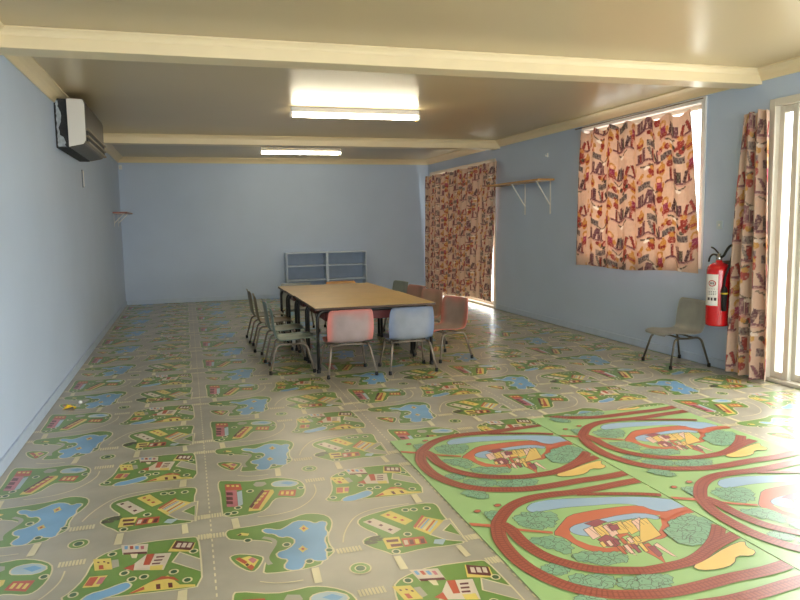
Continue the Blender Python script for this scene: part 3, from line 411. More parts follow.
for i, (a, b) in enumerate(BEAMS):
    bm = bmesh.new(); box(bm, 0.001, W - .001, a, b, zb, H)
    extrude_profile(bm, cv2, 0.001, W - .001, lambda u, v, t: (t, a - u, H + v))
    extrude_profile(bm, cv2, 0.001, W - .001, lambda u, v, t: (t, b + u, H + v))
    struct(obj('trim_%d' % (4 + i), bm, M_cream, bevel=.004))

# window and doors --------------------------------------------------
def frame_boxes(x0, x1, y0, y1, z0, z1, t, sill=True):
    bs = [(x0, x1, y0, y0 + t, z0, z1), (x0, x1, y1 - t, y1, z0, z1), (x0, x1, y0 + t, y1 - t, z1 - t, z1)]
    if sill: bs.append((x0, x1, y0 + t, y1 - t, z0, z0 + t))
    return bs
w1 = struct(bpy.data.objects.new('window_1', None)); COL.objects.link(w1)
y0, y1, z0, z1 = WIN
obj('architrave', B(*frame_boxes(W - .018, W + .10, y0 - .035, y1 + .035, z0 - .035, z1 + .04, .05)), M_white, w1, bevel=.003)
obj('sash', B(*frame_boxes(W + .05, W + .085, y0 + .016, y1 - .016, z0 + .016, z1 - .012, .035), (W + .05, W + .085, (y0 + y1) / 2 - .02, (y0 + y1) / 2 + .02, z0 + .05, z1 - .05)), M_alu, w1, bevel=.003)
obj('pane', B((W + .065, W + .069, y0 + .05, y1 - .05, z0 + .05, z1 - .045)), M_glass, w1)
w2 = struct(bpy.data.objects.new('added_window_2', None)); COL.objects.link(w2)  # unseen window added behind the camera so daylight reaches the back of the room
a_, b_, c_, d_ = ADDED_WIN
obj('architrave', B((a_ - .03, a_ + .03, Y0 - .1, Y0 + .018, c_ - .03, d_ + .03), (b_ - .03, b_ + .03, Y0 - .1, Y0 + .018, c_ - .03, d_ + .03), (a_ + .03, b_ - .03, Y0 - .1, Y0 + .018, c_ - .03, c_ + .03), (a_ + .03, b_ - .03, Y0 - .1, Y0 + .018, d_ - .03, d_ + .03)), M_white, w2)
obj('mullion', B(*[(x - .02, x + .02, Y0 - .08, Y0 - .04, c_ + .03, d_ - .03) for x in (a_ + 1.3, a_ + 2.6)]), M_alu, w2)
obj('pane', B((a_ + .03, b_ - .03, Y0 - .062, Y0 - .058, c_ + .03, d_ - .03)), M_glass, w2)
def lattice(bm, x, y0, y1, z0, z1, step, r):
    cy, cz = (y0 + y1) / 2, (z0 + z1) / 2; asp = 1.5
    n = int((y1 - y0 + (z1 - z0) / asp) / step) + 2
    for s in (1, -1):
        for i in range(-n, n):
            # line: y = c + s * (z - z0)/asp
            c = y0 + i * step if s == 1 else y0 + i * step
            pts = []
            for z in (z0, z1):
                pts.append([c + s * (z - z0) / asp, z])
            (ya, za), (yb, zbb) = pts
            # clip in y
            def cl(p, q):
                out = []
                for lim in (y0, y1): pass
                t0, t1 = 0., 1.
                dy = q[0] - p[0]
                for lim, sg in ((y0, 1), (y1, -1)):
                    fa, fb = (p[0] - lim) * sg, (q[0] - lim) * sg
                    if fa < 0 and fb < 0: return None
                    if fa < 0: t0 = max(t0, fa / (fa - fb))
                    if fb < 0: t1 = min(t1, fa / (fa - fb))
                if t1 - t0 < .01: return None
                g = lambda t: (p[0] + dy * t, p[1] + (q[1] - p[1]) * t)
                return g(t0), g(t1)
            k = cl(pts[0], pts[1])
            if k: tube(bm, [(x, k[0][0], k[0][1]), (x, k[1][0], k[1][1])], r, 4)
def slider(name, q, panels):
    d = struct(bpy.data.objects.new(name, None)); COL.objects.link(d)
    y0, y1, z0, z1 = q
    obj('jamb', B(*frame_boxes(W - .02, W + .12, y0 - .04, y1 + .04, .002, z1 + .05, .055, False), (W - .005, W + .12, y0 + .015, y1 - .015, .002, .03)), M_alu, d, bevel=.003)
    for i in range(len(panels) - 1):
        a, b = panels[i], panels[i + 1]
        x = W + (.03 if i % 2 else .07)
        p = obj('sliding_panel', B(*frame_boxes(x, x + .035, a - .01, b + .01, .032, z1 - .006, .05)), M_alu, d, bevel=.003)
        obj('pane', B((x + .015, x + .019, a + .04, b - .04, .08, z1 - .055)), M_glass, p)
        if name == 'door_2' and b < 4.3:
            bm = bmesh.new(); lattice(bm, x + .028, a + .04, b - .04, .08, z1 - .055, .115, .0035)
            obj('security_grille', bm, M_wire, p)
    return d
slider('door_1', DOOR1, (DOOR1[0] + .015, 10.76, DOOR1[1] - .015))
slider('door_2', DOOR2, (DOOR2[0] + .015, 2.02, 3.12, 4.19, DOOR2[1] - .015))

# ------------------------------------------------------------------ curtains
def cloth_print(Wt=.51, Ht=.53, res=.0025):
    nx, ny = int(Wt / res), int(Ht / res)
    img = np.zeros((ny, nx, 3), np.float32); img[:] = lin((226, 198, 178))
    X, Y = np.meshgrid((np.arange(nx) + .5) * res, (np.arange(ny) + .5) * res)
    rnd = random.Random(11)
    def wrap(cx, cy):
        cx *= 1; return (X - cx + Wt * 1.5) % Wt - Wt / 2, (Y - cy + Ht * 1.5) % Ht - Ht / 2
    def rect(cx, cy, w, h, a, c):
        x, y = wrap(cx, cy); ca, sa = math.cos(a), math.sin(a)
        u, v = x * ca + y * sa, -x * sa + y * ca
        img[(abs(u) < w / 2) & (abs(v) < h / 2)] = lin(c)
    def el(cx, cy, rx, ry, c):
        x, y = wrap(cx, cy); img[(x / rx) ** 2 + (y / ry) ** 2 < 1] = lin(c)
    MV, OL, CR, GR, OC, MG, DK, PK = (150, 106, 112), (118, 108, 96), (180, 92, 84), (152, 138, 132), (214, 166, 100), (184, 92, 118), (116, 86, 90), (216, 164, 150)
    def shelf(x0, x1, y):
        x = x0
        while x < x1 - .012:
            w = rnd.uniform(.012, .024); h = rnd.uniform(.055, .095); a = rnd.choice((0, 0, 0, .35, -.3))
            c = rnd.choice((MV, MV, OL, CR, GR, DK, MV))
            rect(x + w / 2, y - h / 2, w + .004, h + .004, a, DK); rect(x + w / 2, y - h / 2, w, h, a, c)
            x += w + rnd.uniform(.004, .012) + (abs(a) * .05)
        rect((x0 + x1) / 2, y + .007, x1 - x0 + .03, .014, 0, MV); rect((x0 + x1) / 2, y + .019, x1 - x0, .006, 0, PK)
    def doll(x, y):
        el(x, y - .055, .026, .028, OC); el(x, y - .05, .014, .016, (236, 196, 170)); rect(x, y - .012, .04, .05, 0, MG); rect(x, y + .02, .056, .03, 0, CR)
        rect(x - .012, y + .045, .009, .025, .2, PK); rect(x + .014, y + .045, .009, .025, -.2, PK); el(x - .03, y - .01, .01, .02, OC); el(x + .03, y - .01, .01, .02, OC)
    def basket(x, y):
        for k in range(9): el(x + rnd.uniform(-.05, .05), y - .03 + rnd.uniform(-.035, .015), .015, .015, rnd.choice((OC, CR, PK, OL, CR)))
        rect(x, y + .02, .09, .045, 0, GR)
        for k in range(5): rect(x - .036 + k * .018, y + .02, .004, .045, .3, DK)
    def jug(x, y):
        el(x, y, .028, .04, OC); rect(x, y + .01, .04, .02, 0, CR); rect(x, y - .045, .02, .02, 0, OC); el(x + .03, y, .008, .02, CR)
    def bear(x, y):
        el(x, y, .024, .028, CR); el(x, y - .035, .02, .018, OC); el(x - .016, y - .05, .008, .008, CR); el(x + .016, y - .05, .008, .008, CR)
    def frill(x, y): rect(x - .025, y, .06, .01, .5, OL); rect(x + .025, y, .06, .01, -.5, OL); el(x, y + .02, .02, .012, (244, 232, 220))
    q = .85
    for a_, b_, c_ in ((.02, .24, .16), (.33, .56, .345), (.04, .26, .53), (.40, .57, .09)): shelf(a_ * q, b_ * q, c_ * q)
    for f, L in ((doll, ((.28, .13), (.02, .42), (.33, .56))), (basket, ((.41, .19), (.13, .33), (.50, .54), (.26, .30))), (jug, ((.03, .26), (.30, .42), (.52, .20))),
                 (bear, ((.23, .40), (.43, .455), (.33, .03), (.10, .22))), (frill, ((.20, .21), (.47, .40), (.14, .58), (.40, .60)))):
        for x, y in L: f(x * q, y * q)
    base = np.array(lin((226, 198, 178)), np.float32); rs = np.random.RandomState(5)
    k = 3; g = rs.rand(ny // k + 1, nx // k + 1).repeat(k, 0).repeat(k, 1)[:ny, :nx, None]
    g = np.where(g > .6, (g - .6) * 1.3, 0)
    img[:] = img * (1 - g) + base * g
    return img, Wt, Ht, res
PRINT = cloth_print()
M_cloth = attr_mat('printed_curtain_cloth', .85, spec=.1, noise=.05, nscale=40, translucent=.34)
M_cloth_thick = attr_mat('printed_lined_curtain_cloth', .85, spec=.1, noise=.05, nscale=40, translucent=.12)
def curtain(name, ytop, ybot, ztop, zbot, amp, folds, cloth_w, n, mtl, xoff, seed, amp_top=None, scale=1.0):
    """ytop, ybot: (near, far) ends along the wall; ztop, zbot: functions of 0..1; n: grid"""
    img, Wt, Ht, res = PRINT; rnd = random.Random(seed); nu, nv = n
    ph = [rnd.uniform(0, 6) for _ in range(6)]; amp_top = amp if amp_top is None else amp_top
    me = bpy.data.meshes.new(name); V, C4 = [], []
    for j in range(nv + 1):
        t = j / nv
        for i in range(nu + 1):
            u = i / nu
            a = ytop[0] + (ytop[1] - ytop[0]) * u; b = ybot[0] + (ybot[1] - ybot[0]) * u
            zt, zz = ztop(u), zbot(u)
            g = 1 - (1 - t) ** 1.5
            y = a + (b - a) * g; z = zt + (zz - zt) * t
            am = amp_top + (amp - amp_top) * min(1, t * 2)
            w = math.sin(2 * PI * folds * u + ph[0] + .5 * math.sin(3 * t + ph[1])) + .45 * math.sin(2 * PI * folds * 1.83 * u + ph[2] + .8 * t) + .25 * math.sin(2 * PI * folds * .37 * u + ph[3] + 1.5 * t)
            w += .12 * math.sin(9 * t + 7 * u + ph[4])
            V.append((W - xoff - am * w, y, z))
            s = u * cloth_w / scale; d = (zt - z) / scale
            px = int((s % Wt) / res) % img.shape[1]; py = int(((d + (Ht / 2 if int(s / Wt) % 2 else 0)) % Ht) / res) % img.shape[0]
            C4.append(tuple(img[py, px]) + (1,))
    Fc = [(j * (nu + 1) + i, j * (nu + 1) + i + 1, (j + 1) * (nu + 1) + i + 1, (j + 1) * (nu + 1) + i) for j in range(nv) for i in range(nu)]
    me.from_pydata(V, [], Fc)
    at = me.color_attributes.new('print', 'FLOAT_COLOR', 'POINT'); at.data.foreach_set('color', np.array(C4, np.float32).ravel())
    for p in me.polygons: p.use_smooth = True
    me.materials.append(mtl)
    o = link(name, me)
    md = o.modifiers.new('solid', 'SOLIDIFY'); md.thickness = .0025; md.offset = 0
    return o
def sag(n, d):                     # scalloped top edge between hooks
    return lambda u: -d * abs(math.sin(PI * n * u)) ** 1.5
sg = sag(6, .05)
tag(curtain('window_curtain', (5.225, 6.98), (5.075, 7.08), lambda u: 2.205 + .035 * u + sg(u), lambda u: .79 - .035 * u + .012 * math.sin(9 * u), .014, 7, 1.5, (300, 220), M_cloth, .075, 5, scale=1.3),
    'short curtain with book-and-toy print glowing over the window beside the extinguisher', 'curtain')
tag(curtain('door_curtain', (9.13, 12.16), (9.35, 12.262), lambda u: 2.105 - .02 * u + .3 * sg(u), lambda u: .10 - .05 * u + .02 * math.sin(8 * u), .022, 15, 2.9, (420, 260), M_cloth_thick, .075, 8, scale=1.05),
    'wide book-print curtain closed across the far door beside the back wall', 'curtain')
tag(curtain('door_curtain', (4.33, 4.565), (4.25, 4.65), lambda u: 2.06 - .01 * math.sin(14 * u), lambda u: .02 + .006 * math.sin(15 * u), .034, 3.2, .80, (200, 300), M_cloth, .085, 3, amp_top=.026, scale=1.35),
    'long curtain with book-and-toy print gathered at the edge of the bright near glass door', 'curtain')
bm = bmesh.new(); tube(bm, [(W - .075, 5.06, 2.262), (W - .075, 7.09, 2.262)], .006, 8)
tag(obj('curtain_rod', bm, M_steel, smooth=True), 'thin metal curtain rod above the short window curtain', 'curtain rod')

# ------------------------------------------------------------------ fluorescent lights
M_tube = mat('fluorescent_tube', (255, 252, 240), .4, emit=(1.0, .90, .66, TUBE))
M_batten = mat('white_enamel', (236, 234, 230), .35)
def batten(cx, cy, L, label):
    t = thing('fluorescent_light', label, 'ceiling light', (cx, cy, H), 0, 'fluorescent battens on the ceiling')
    obj('batten', B((-L / 2, L / 2, -.028, .028, -.05, -.0005)), M_batten, t, bevel=.006)
    for s in (-1, 1):
        bm = bmesh.new(); box(bm, s * L / 2 - .012, s * L / 2 + .012, -.02, .02, -.098, -.046)
        obj('lamp_holder', bm, M_batten, t, bevel=.004)
    bm = bmesh.new(); tube(bm, [(-L / 2 + .012, 0, -.078), (L / 2 - .012, 0, -.078)], .017, 14)
    obj('tube', bm, M_tube, t, smooth=True)
    bm = bmesh.new(); lathe(bm, [(.011, -.115), (.012, -.112), (.012, -.09), (.008, -.088)], L / 2 - .03, -.03, 12)
    obj('starter', bm, mat('yellowed_plastic', (222, 190, 110), .4), t, smooth=True)
    return t
batten(2.645, 6.90, 1.28, 'lit fluorescent tube nearer the camera, in the bay between two ceiling beams')
batten(2.672, 10.52, 1.18, 'lit fluorescent tube in the last ceiling bay before the back wall')

# ------------------------------------------------------------------ air conditioner
ac = thing('air_conditioner', 'boxy wall air conditioner high on the left wall with pale end panel', 'air conditioner', (0, 7.15, 1.93))
M_acw = mat('off_white_plastic', (226, 220, 212), .4); M_acd = mat('shaded_grey_plastic', (94, 86, 76), .4, spec=.5, noise=.06)  # casing plastic is darkened, the shadow on its front is in the colour
M_louvre = mat('dull_cream_plastic', (150, 138, 118), .5)
M_foam = mat('peeling_dark_foam', (52, 52, 54), .9, noise=.2, nscale=30)
obj('mounting_frame', B((0.001, .10, -.66, .66, .0, .40)), M_foam, ac, bevel=.005)
bm = bmesh.new()                                                        # torn pale lining on the end of the frame
rn = random.Random(2); L_, R_ = [], []
for k in range(25):
    z = .012 + k * .0155; wv = .028 + .012 * math.sin(k * .45 + 1) + rn.uniform(-.006, .006) + (.02 if k < 6 else 0)
    L_.append(bm.verts.new((.012 + rn.uniform(0, .006), -.6615, z))); R_.append(bm.verts.new((.012 + wv, -.6615, z)))
for k in range(24): bm.faces.new((L_[k], R_[k], R_[k + 1], L_[k + 1]))
obj('torn_lining', bm, mat('pale_torn_lining', (160, 166, 172), .8, noise=.3, nscale=30), ac, solid=.002)
prof = [(.10, .005), (.215, .03), (.235, .06), (.238, .36), (.225, .395), (.10, .40)]
bm = bmesh.new(); extrude_profile(bm, prof, -.69, .69, lambda u, v, t: (u, t, v))
obj('casing', bm, M_acd, ac, bevel=.006)
bm = bmesh.new(); extrude_profile(bm, [(.102, .008), (.213, .032), (.233, .062), (.236, .358), (.223, .393), (.102, .397)], -.702, -.689, lambda u, v, t: (u, t, v))
obj('end_panel', bm, M_acw, ac, bevel=.003)
obj('outlet', B((.233, .242, -.66, .66, .05, .15)), mat('outlet_slot', (24, 23, 22), .6), ac)
for zz in (.04, .09, .145):
    bm = bmesh.new(); box(bm, .225, .256, -.67, .67, zz, zz + .016); obj('louvre', bm, M_louvre, ac, bevel=.003)
rc = thing('wall_hook', 'slim grey hanging strip on the left wall under the air conditioner', 'hook', (0, 7.93, 1.68))
obj('strip', B((.0005, .012, -.016, .016, 0, .18)), mat('grey_strip', (112, 120, 134), .5), rc, bevel=.003)
obj('cord', B((.012, .02, -.006, .006, .01, .17)), M_white, rc)

# ------------------------------------------------------------------ shelves on brackets
M_pine = mat('varnished_pine', (196, 148, 88), .4, noise=.15, nscale=9)
M_redwood = mat('red_brown_board', (150, 92, 78), .45, noise=.15, nscale=9)
def bracket(parent, y, x0, sgn, ztop, drop, reach):
    bm = bmesh.new()
    box(bm, min(x0, x0 + sgn * .004), max(x0, x0 + sgn * .004), y - .013, y + .013, ztop - drop, ztop)
    a, b = sorted((x0, x0 + sgn * reach)); box(bm, a, b, y - .013, y + .013, ztop - .004, ztop)
    tube(bm, [(x0 + sgn * reach * .93, y, ztop - .004), (x0 + sgn * .006, y, ztop - drop * .72)], .007, 6)
    obj('bracket', bm, M_white, parent)
t = thing('wall_shelf', 'pine board shelf on white brackets on the right wall between curtains', 'shelf', (0, 0, 0))
obj('board', B((W - .225, W - .001, 7.68, 9.2, 1.742, 1.764)), M_pine, t, bevel=.002)
for y in (7.78, 8.45): bracket(t, y, W - .0005, -1, 1.742, .40, .205)
t = thing('wall_shelf', 'small red-brown board shelf on the left wall near the back corner', 'shelf', (0, 0, 0))
obj('board', B((.001, .20, 10.9, 12.0, 1.47, 1.49)), M_redwood, t, bevel=.002)
for y in (11.1, 11.75): bracket(t, y, .0005, 1, 1.47, .19, .15)

# ------------------------------------------------------------------ bookcase on back wall
M_case = mat('powder_blue_paint', (194, 206, 222), .5, noise=.04)
bc = thing('bookcase', 'low empty powder-blue bookcase with two bays against the back wall', 'bookcase', (3.30, D - .016, 0))
x0, x1, dp, ht = -.70, .70, .26, .785
for s in (x0, x1 - .02): obj('side_panel', B((s, s + .02, -dp, 0, 0.002, ht)), M_case, bc, bevel=.002)
obj('divider', B((-.022, .022, -dp, -.008, .002, ht - .02)), M_case, bc, bevel=.002)
obj('top_panel', B((x0 + .02, x1 - .02, -dp, 0, ht - .018, ht)), M_case, bc, bevel=.002)
obj('back_panel', B((x0 + .02, x1 - .02, -.008, -.001, .05, ht - .018)), mat('darker_blue_backboard', (156, 172, 194), .6, noise=.05), bc)  # back panel in a darker blue than the case
for zz in (.05, .30, .545):
    for a, b in ((x0 + .02, -.022), (.022, x1 - .02)):
        obj('shelf', B((a, b, -dp + .004, -.008, zz, zz + .018)), M_case, bc, bevel=.002)

# ------------------------------------------------------------------ tables
M_top = mat('honey_laminate', (202, 165, 90), .32, noise=.07, nscale=5, spec=.5)
M_tray = mat('dark_red_steel', (98, 34, 36), .45, noise=.1)
def make_table(x, y, label, w=1.07, d=.575, h=.566):
    t = thing('activity_table', label, 'table', (x, y, 0), 0, 'tables pushed together into one long row')
    obj('tabletop', B((-w / 2, w / 2, -d / 2 + .002, d / 2 - .002, h - .02, h)), M_top, t, bevel=.003)
    e = bmesh.new(); a, b, q = w / 2 + .003, d / 2 - .001, .003
    for bx in ((-a, -a + .005, -b, b), (a - .005, a, -b, b), (-a, a, -b, -b + .0035), (-a, a, b - .0035, b)): box(e, *bx, h - .021, h - .002)
    obj('edge_strip', e, mat('brown_edging', (74, 52, 36), .5), t)
    for s in (-1, 1):
        yy = s * (d / 2 - .045)
        bm = bmesh.new()
        tube(bm, round_path([(-w / 2 + .025, yy, .018), (-w / 2 + .025, yy, h - .036), (w / 2 - .025, yy, h - .036), (w / 2 - .025, yy, .018)], .075, 6), .0145, 10)
        lf = obj('leg_frame', bm, M_black, t, smooth=True)
        for xx in (-w / 2 + .025, w / 2 - .025):
            bm = bmesh.new(); lathe(bm, [(.017, .001), (.019, .004), (.019, .028), (.0165, .032)], xx, yy, 12); obj('rubber_foot', bm, M_rubber, lf, smooth=True)
    bm = bmesh.new(); ty = d / 2 - .075
    for bx in ((-w / 2 + .10, w / 2 - .10, -ty, ty, h - .125, h - .118), (-w / 2 + .10, w / 2 - .10, -ty, -ty + .006, h - .118, h - .022), (-w / 2 + .10, w / 2 - .10, ty - .006, ty, h - .118, h - .022),
               (-w / 2 + .10, -w / 2 + .106, -ty, ty, h - .118, h - .022), (w / 2 - .106, w / 2 - .10, -ty, ty, h - .118, h - .022)): box(bm, *bx)
    obj('book_tray', bm, M_tray, t)
    return t
TX, TY = 2.53, 5.85
make_table(TX, TY + .2875, 'low laminate table at the near end of the row, behind pink and blue chairs')
make_table(TX, TY + .2875 + .575, 'low laminate table second from the near end of the row')
make_table(TX - .012, TY + .2875 + 1.15, 'low laminate table third from the near end of the row')
make_table(TX - .02, TY + .2875 + 1.725, 'low laminate table at the far end of the row, facing the blue bookcase')

# ------------------------------------------------------------------ chairs
def shell_mesh(rim, centre, seed):
    prof = [(.205, .268), (.207, .282), (.19, .291), (.13, .289), (.06, .281), (-.01, .275), (-.07, .274), (-.115, .283), (-.138, .305), (-.148, .345), (-.154, .395), (-.16, .45), (-.166, .505), (-.171, .545), (-.174, .563), (-.181, .562)]
    hw = [.135, .15, .168, .186, .196, .2, .198, .193, .192, .197, .201, .199, .193, .186, .172, .162]
    nu = 12; V, C4, Fc = [], [], []; rnd = random.Random(seed); ph = rnd.uniform(0, 6)
    n = len(prof)
    for j, ((x, z), w) in enumerate(zip(prof, hw)):
        a = prof[max(0, j - 1)]; b = prof[min(n - 1, j + 1)]; dx, dz = b[0] - a[0], b[1] - a[1]; L = math.hypot(dx, dz)
        nx, nz = dz / L, -dx / L                        # normal on the sitter's side
        if j > 8: pass
        for i in range(nu + 1):
            s = -1 + 2 * i / nu
            s2 = math.copysign(abs(s) ** .85, s)
            up = .026 * abs(s) ** 3.0 if 2 < j < 14 else .014 * abs(s) ** 3
            lip = -.012 if abs(s) > .99 else 0
            sx, sz = (nx, nz) if (nx * (1 if j > 8 else 0) + nz * (1 if j <= 8 else 0)) > 0 else (-nx, -nz)
            V.append((x + sx * (up + lip), s2 * w * (1.012 if abs(s) > .99 else 1), z + sz * (up + lip)))
            e = min((1 - abs(s)) * 5, min(j, n - 1 - j) * .55)
            k = max(0, min(1, e * .8 - .45 + .25 * math.sin(5 * s + ph) * math.sin(j * .7 + ph)))
            C4.append(tuple(rim[q] * (1 - k) + centre[q] * k for q in range(3)) + (1,))
    for j in range(n - 1):
        for i in range(nu):
            q = j * (nu + 1) + i; Fc.append((q, q + 1, q + nu + 2, q + nu + 1))
    me = bpy.data.meshes.new('shell'); me.from_pydata(V, [], Fc)
    at = me.color_attributes.new('print', 'FLOAT_COLOR', 'POINT'); at.data.foreach_set('color', np.array(C4, np.float32).ravel())
    for p in me.polygons: p.use_smooth = True
    return me
M_shell = attr_mat('worn_moulded_plastic', .42, spec=.45, noise=.12, nscale=9)
LEGMESH = {}
def chair(x, y, rz, rim, centre, label, group=None, legm=None):
    """rz = 0 faces +X"""
    legm = legm or M_steel
    t = thing('moulded_chair', label, 'chair', (x, y, 0), rz, group)
    me = shell_mesh(lin(rim), lin(centre), hash(label) % 1 + int(x * 97 + y * 31)); me.materials.append(M_shell)
    o = link('shell', me, t)
    md = o.modifiers.new('solid', 'SOLIDIFY'); md.thickness = .007; md.offset = 0
    md = o.modifiers.new('sub', 'SUBSURF'); md.levels = 1; md.render_levels = 1
    def cached(key, build, m):
        k = (key, m.name)
        if k not in LEGMESH:
            bm = bmesh.new(); build(bm); bmesh.ops.recalc_face_normals(bm, faces=bm.faces)
            mm = bpy.data.meshes.new(key[0]); bm.to_mesh(mm); bm.free(); mm.materials.append(m)
            for p in mm.polygons: p.use_smooth = True
            LEGMESH[k] = mm
        return LEGMESH[k]
    for sx in (1, -1):
        for sy in (1, -1):
            fx, fy = sx * .185, sy * .205; tx, ty = sx * .125, sy * .165
            path = round_path([(fx, fy, .02), (tx, ty, .255), (0, ty - sy * .008, .248)], .05, 5)
            l = link('leg', cached(('leg', sx, sy), lambda bm: tube(bm, path, .0095, 8), legm), t)
            r = link('rubber_foot', cached(('foot', sx, sy), lambda bm: lathe(bm, [(.011, .001), (.0145, .004), (.0135, .03), (.011, .034)], fx, fy, 10), M_rubber), l)
    for sx in (1, -1):
        link('crossbar', cached(('bar', sx), lambda bm: tube(bm, [(sx * .06, -.158, .252), (sx * .06, 0, .258), (sx * .06, .158, .252)], .008, 8), legm), t)
    return t
G = 'moulded chairs around the tables'
TEAL, TEALC = (104, 122, 112), (128, 140, 128)
chair(1.825, 6.16, -.09, (106, 126, 118), (128, 142, 132), 'grey-green moulded chair nearest the camera on the left of the tables', G)
chair(1.825, 6.72, -.03, (98, 122, 122), (122, 128, 116), 'bluish-green moulded chair second on the left side, just behind the nearest', G)
chair(1.79, 7.30, -.05, (112, 106, 82), (134, 112, 80), 'olive-brown moulded chair third along the left side of the tables', G)
chair(1.78, 7.87, .0, (116, 108, 84), (128, 122, 106), 'dull brown moulded chair farthest along the left side of the tables', G)
chair(2.255, 5.82, PI / 2 + .02, (190, 114, 106), (150, 133, 131), 'pink-rimmed grey chair with its back to the camera at the near table end', G)
chair(2.78, 5.78, PI / 2 - .02, (110, 122, 148), (132, 137, 146), 'blue-grey chair with its back to the camera beside the pink one', G)
chair(3.25, 6.17, PI + .3, (200, 124, 112), (158, 140, 130), 'pink-edged chair nearest on the right side of the tables, turned sideways', G)
chair(3.30, 6.98, PI + .28, (186, 136, 122), (164, 140, 124), 'dusty pink chair second along the right side, behind the pink-edged one', G)
chair(3.30, 7.52, PI + .25, (170, 122, 116), (150, 120, 110), 'mauve-brown chair third along the right side of the tables', G)
chair(3.30, 8.15, PI + .2, (128, 138, 128), (140, 146, 138), 'grey-green chair farthest along the right side, beyond the mauve one', G)
chair(2.785, 8.36, -PI / 2, (200, 148, 84), (190, 140, 84), 'orange-tan chair behind the far table end, in front of the bookcase', G)
chair(2.235, 8.36, -PI / 2, (140, 144, 138), (150, 152, 146), 'grey chair at the far table end, left of the orange-tan one', G)
chair(5.035, 5.14, PI - .06, (150, 151, 144), (158, 158, 149), 'lone grey-green chair standing against the right wall under the window', 'lone chair', M_darksteel)
for o in bpy.data.objects:
    if o.get('group') == 'lone chair': del o['group']

# ------------------------------------------------------------------ fire extinguisher
M_red = mat('red_enamel', (200, 24, 30), .25, spec=.6, coat=.3)
M_chrome = mat('dull_chrome', (190, 188, 184), .25, metal=.9)
ex = thing('fire_extinguisher', 'red fire extinguisher hanging on the right wall beside the long curtain', 'fire extinguisher', (W - .112, 4.77, .385))
bm = bmesh.new(); lathe(bm, [(.080, 0), (.090, .006), (.092, .02), (.092, .455), (.088, .475), (.074, .497), (.05, .512), (.028, .52), (.024, .535)], 0, 0, 32)
body = obj('cylinder', bm, M_red, ex, smooth=True)
bm = bmesh.new(); lathe(bm, [(.02, .533), (.024, .537), (.024, .57), (.016, .575), (.014, .59)], 0, 0, 16); obj('valve', bm, M_chrome, ex, smooth=True)
bm = bmesh.new()
tube(bm, round_path([(0, .01, .575), (-.01, .06, .585), (-.02, .085, .56), (-.02, .095, .52)], .03), .008, 8)
obj('carry_handle', bm, M_black, ex, smooth=True)
bm = bmesh.new(); tube(bm, round_path([(0, .01, .592), (-.01, .045, .63), (-.015, .075, .64)], .03), .007, 8); obj('squeeze_lever', bm, M_black, ex, smooth=True)
bm = bmesh.new()
tube(bm, smooth_path([(0, -.015, .56), (.0, -.05, .575), (.01, -.08, .63), (.02, -.11, .66), (.025, -.13, .645), (.01, -.135, .58), (-.015, -.125, .48), (-.03, -.105, .38), (-.03, -.098, .2)], 6), .010, 8)
hs = obj('hose', bm, M_rubber, ex, smooth=True)
bm = bmesh.new(); lathe(bm, [(.010, .13), (.02, .135), (.024, .30), (.014, .33)], -.03, -.104, 12); obj('nozzle', bm, M_rubber, hs, smooth=True)
bm = bmesh.new(); lathe(bm, [(.026, .268), (.0275, .27), (.0275, .278), (.026, .28)], -.03, -.104, 12); obj('yellow_band', bm, mat('yellow_tie', (206, 176, 40), .5), hs)
def arc_patch(a0, a1, z0, z1, r, n=12):
    bm = bmesh.new(); lo, hi = [], []
    for k in range(n + 1):
        a = a0 + (a1 - a0) * k / n
        lo.append(bm.verts.new((r * math.cos(a), r * math.sin(a), z0))); hi.append(bm.verts.new((r * math.cos(a), r * math.sin(a), z1)))
    for k in range(n): bm.faces.new((lo[k], lo[k + 1], hi[k + 1], hi[k]))
    return bm
def arc_rects(rects, r):
    bm = bmesh.new()
    for a0, a1, z0, z1 in rects:
        n = 4; lo, hi = [], []
        for k in range(n + 1):
            a = a0 + (a1 - a0) * k / n
            lo.append(bm.verts.new((r * math.cos(a), r * math.sin(a), z0))); hi.append(bm.verts.new((r * math.cos(a), r * math.sin(a), z1)))
        for k in range(n): bm.faces.new((lo[k], lo[k + 1], hi[k + 1], hi[k]))
    return bm
def dg(a): return math.radians(a + 48)
A0, A1 = dg(118), dg(232)                      # the label faces the room and the far left
lb = obj('paper_label', arc_patch(dg(102), dg(180), .17, .425, .0926), mat('white_label', (236, 232, 226), .45), ex, solid=.0004)
obj('label_print', arc_rects([(dg(126), dg(176), .305 + k * 0, .308) for k in range(1)] + [(dg(124), dg(172), .283 - k * .012, .288 - k * .012) for k in range(3)] + [(dg(126), dg(140), .212, .236), (dg(146), dg(156), .212, .236), (dg(162), dg(174), .212, .236)], .0931), mat('dark_print', (62, 44, 48), .5), lb)
bm = bmesh.new(); ac0, zc = dg(150), .352
vo, vi = [], []
for k in range(24):
    a = 2 * PI * k / 24
    vo.append(bm.verts.new((.0931 * math.cos(ac0 + .36 * math.cos(a)), .0931 * math.sin(ac0 + .36 * math.cos(a)), zc + .026 * math.sin(a))))
    vi.append(bm.verts.new((.0931 * math.cos(ac0 + .27 * math.cos(a)), .0931 * math.sin(ac0 + .27 * math.cos(a)), zc + .018 * math.sin(a))))
for k in range(24): bm.faces.new((vo[k], vo[(k + 1) % 24], vi[(k + 1) % 24], vi[k]))
obj('label_emblem', bm, mat('red_print', (178, 40, 40), .5), lb)
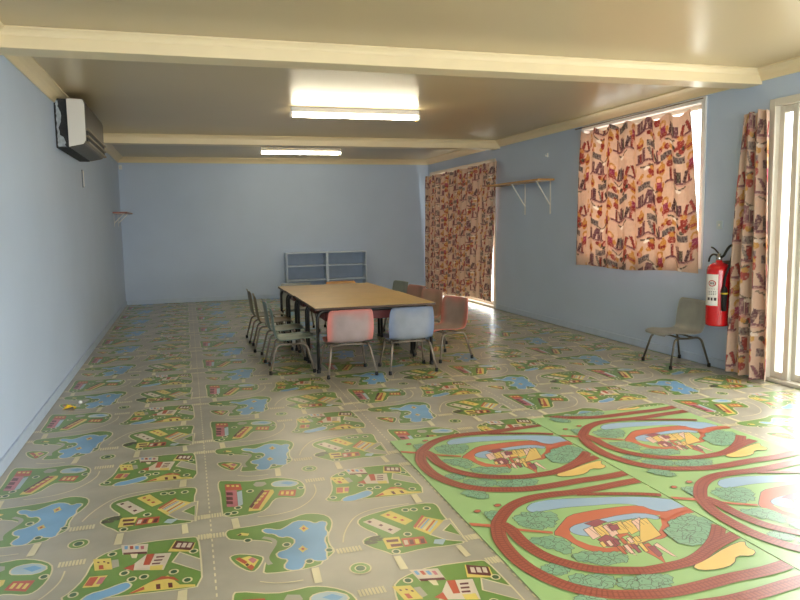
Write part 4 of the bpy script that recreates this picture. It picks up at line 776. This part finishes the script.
obj('emblem_mark', arc_rects([(dg(139), dg(144), .343, .361), (dg(147), dg(153), .343, .361), (dg(156), dg(161), .343, .361)], .0932), mat('emblem_dark', (60, 34, 38), .5), lb)
obj('wall_bracket', B((.088, .1115, -.02, .02, .30, .53), (.02, .09, -.01, .01, .51, .53)), M_steel, ex)

# ------------------------------------------------------------------ small things
t = thing('wall_hook', 'small white hook on the right wall high above the pine shelf', 'hook', (W, 7.85, 2.03))
obj('plate', B((-.006, -.0005, -.012, .012, 0, .05)), M_white, t); bm = bmesh.new(); tube(bm, smooth_path([(-.006, 0, .02), (-.03, 0, .012), (-.035, 0, .032)]), .004, 6); obj('prong', bm, M_white, t)
t = thing('light_switch', 'pale switch plate on the right wall above the extinguisher', 'switch', (W, 4.90, 1.17))
obj('plate', B((-.009, -.0005, -.036, .036, 0, .07)), mat('pale_blue_plate', (190, 204, 216), .4), t, bevel=.003); obj('rocker', B((-.013, -.009, -.008, .008, .025, .045)), M_white, t)
t = thing('wall_sensor', 'small off-white box near the ceiling in the left back corner', 'sensor', (.012, D, 2.19))
obj('housing', B((0.0, .05, -.03, -.0005, 0, .07)), M_white, t, bevel=.004); obj('lens', B((.01, .04, -.034, -.03, .02, .05)), M_acw, t)
bm = bmesh.new(); rn = random.Random(4)
g = [[bm.verts.new((.10 + i * .02 + rn.uniform(-.004, .004), 5.34 + j * .022 + rn.uniform(-.004, .004), .004 + rn.uniform(0, .022) * (0 < i < 4))) for j in range(4)] for i in range(5)]
for i in range(4):
    for j in range(3): bm.faces.new((g[i][j], g[i + 1][j], g[i + 1][j + 1], g[i][j + 1]))
tag(obj('paper_scrap', bm, mat('yellow_paper', (232, 190, 40), .6), solid=.001), 'crumpled yellow scrap lying on the town floor near the left wall', 'scrap')
bm = bmesh.new(); bmesh.ops.create_icosphere(bm, subdivisions=2, radius=.014, matrix=Matrix.Translation((.195, 5.48, .0155)))
for v in bm.verts: v.co.z = .0155 + (v.co.z - .0155) * rn.uniform(.85, .98)
tag(obj('paper_ball', bm, M_white, smooth=True), 'tiny white ball on the town floor beside the yellow scrap', 'ball')
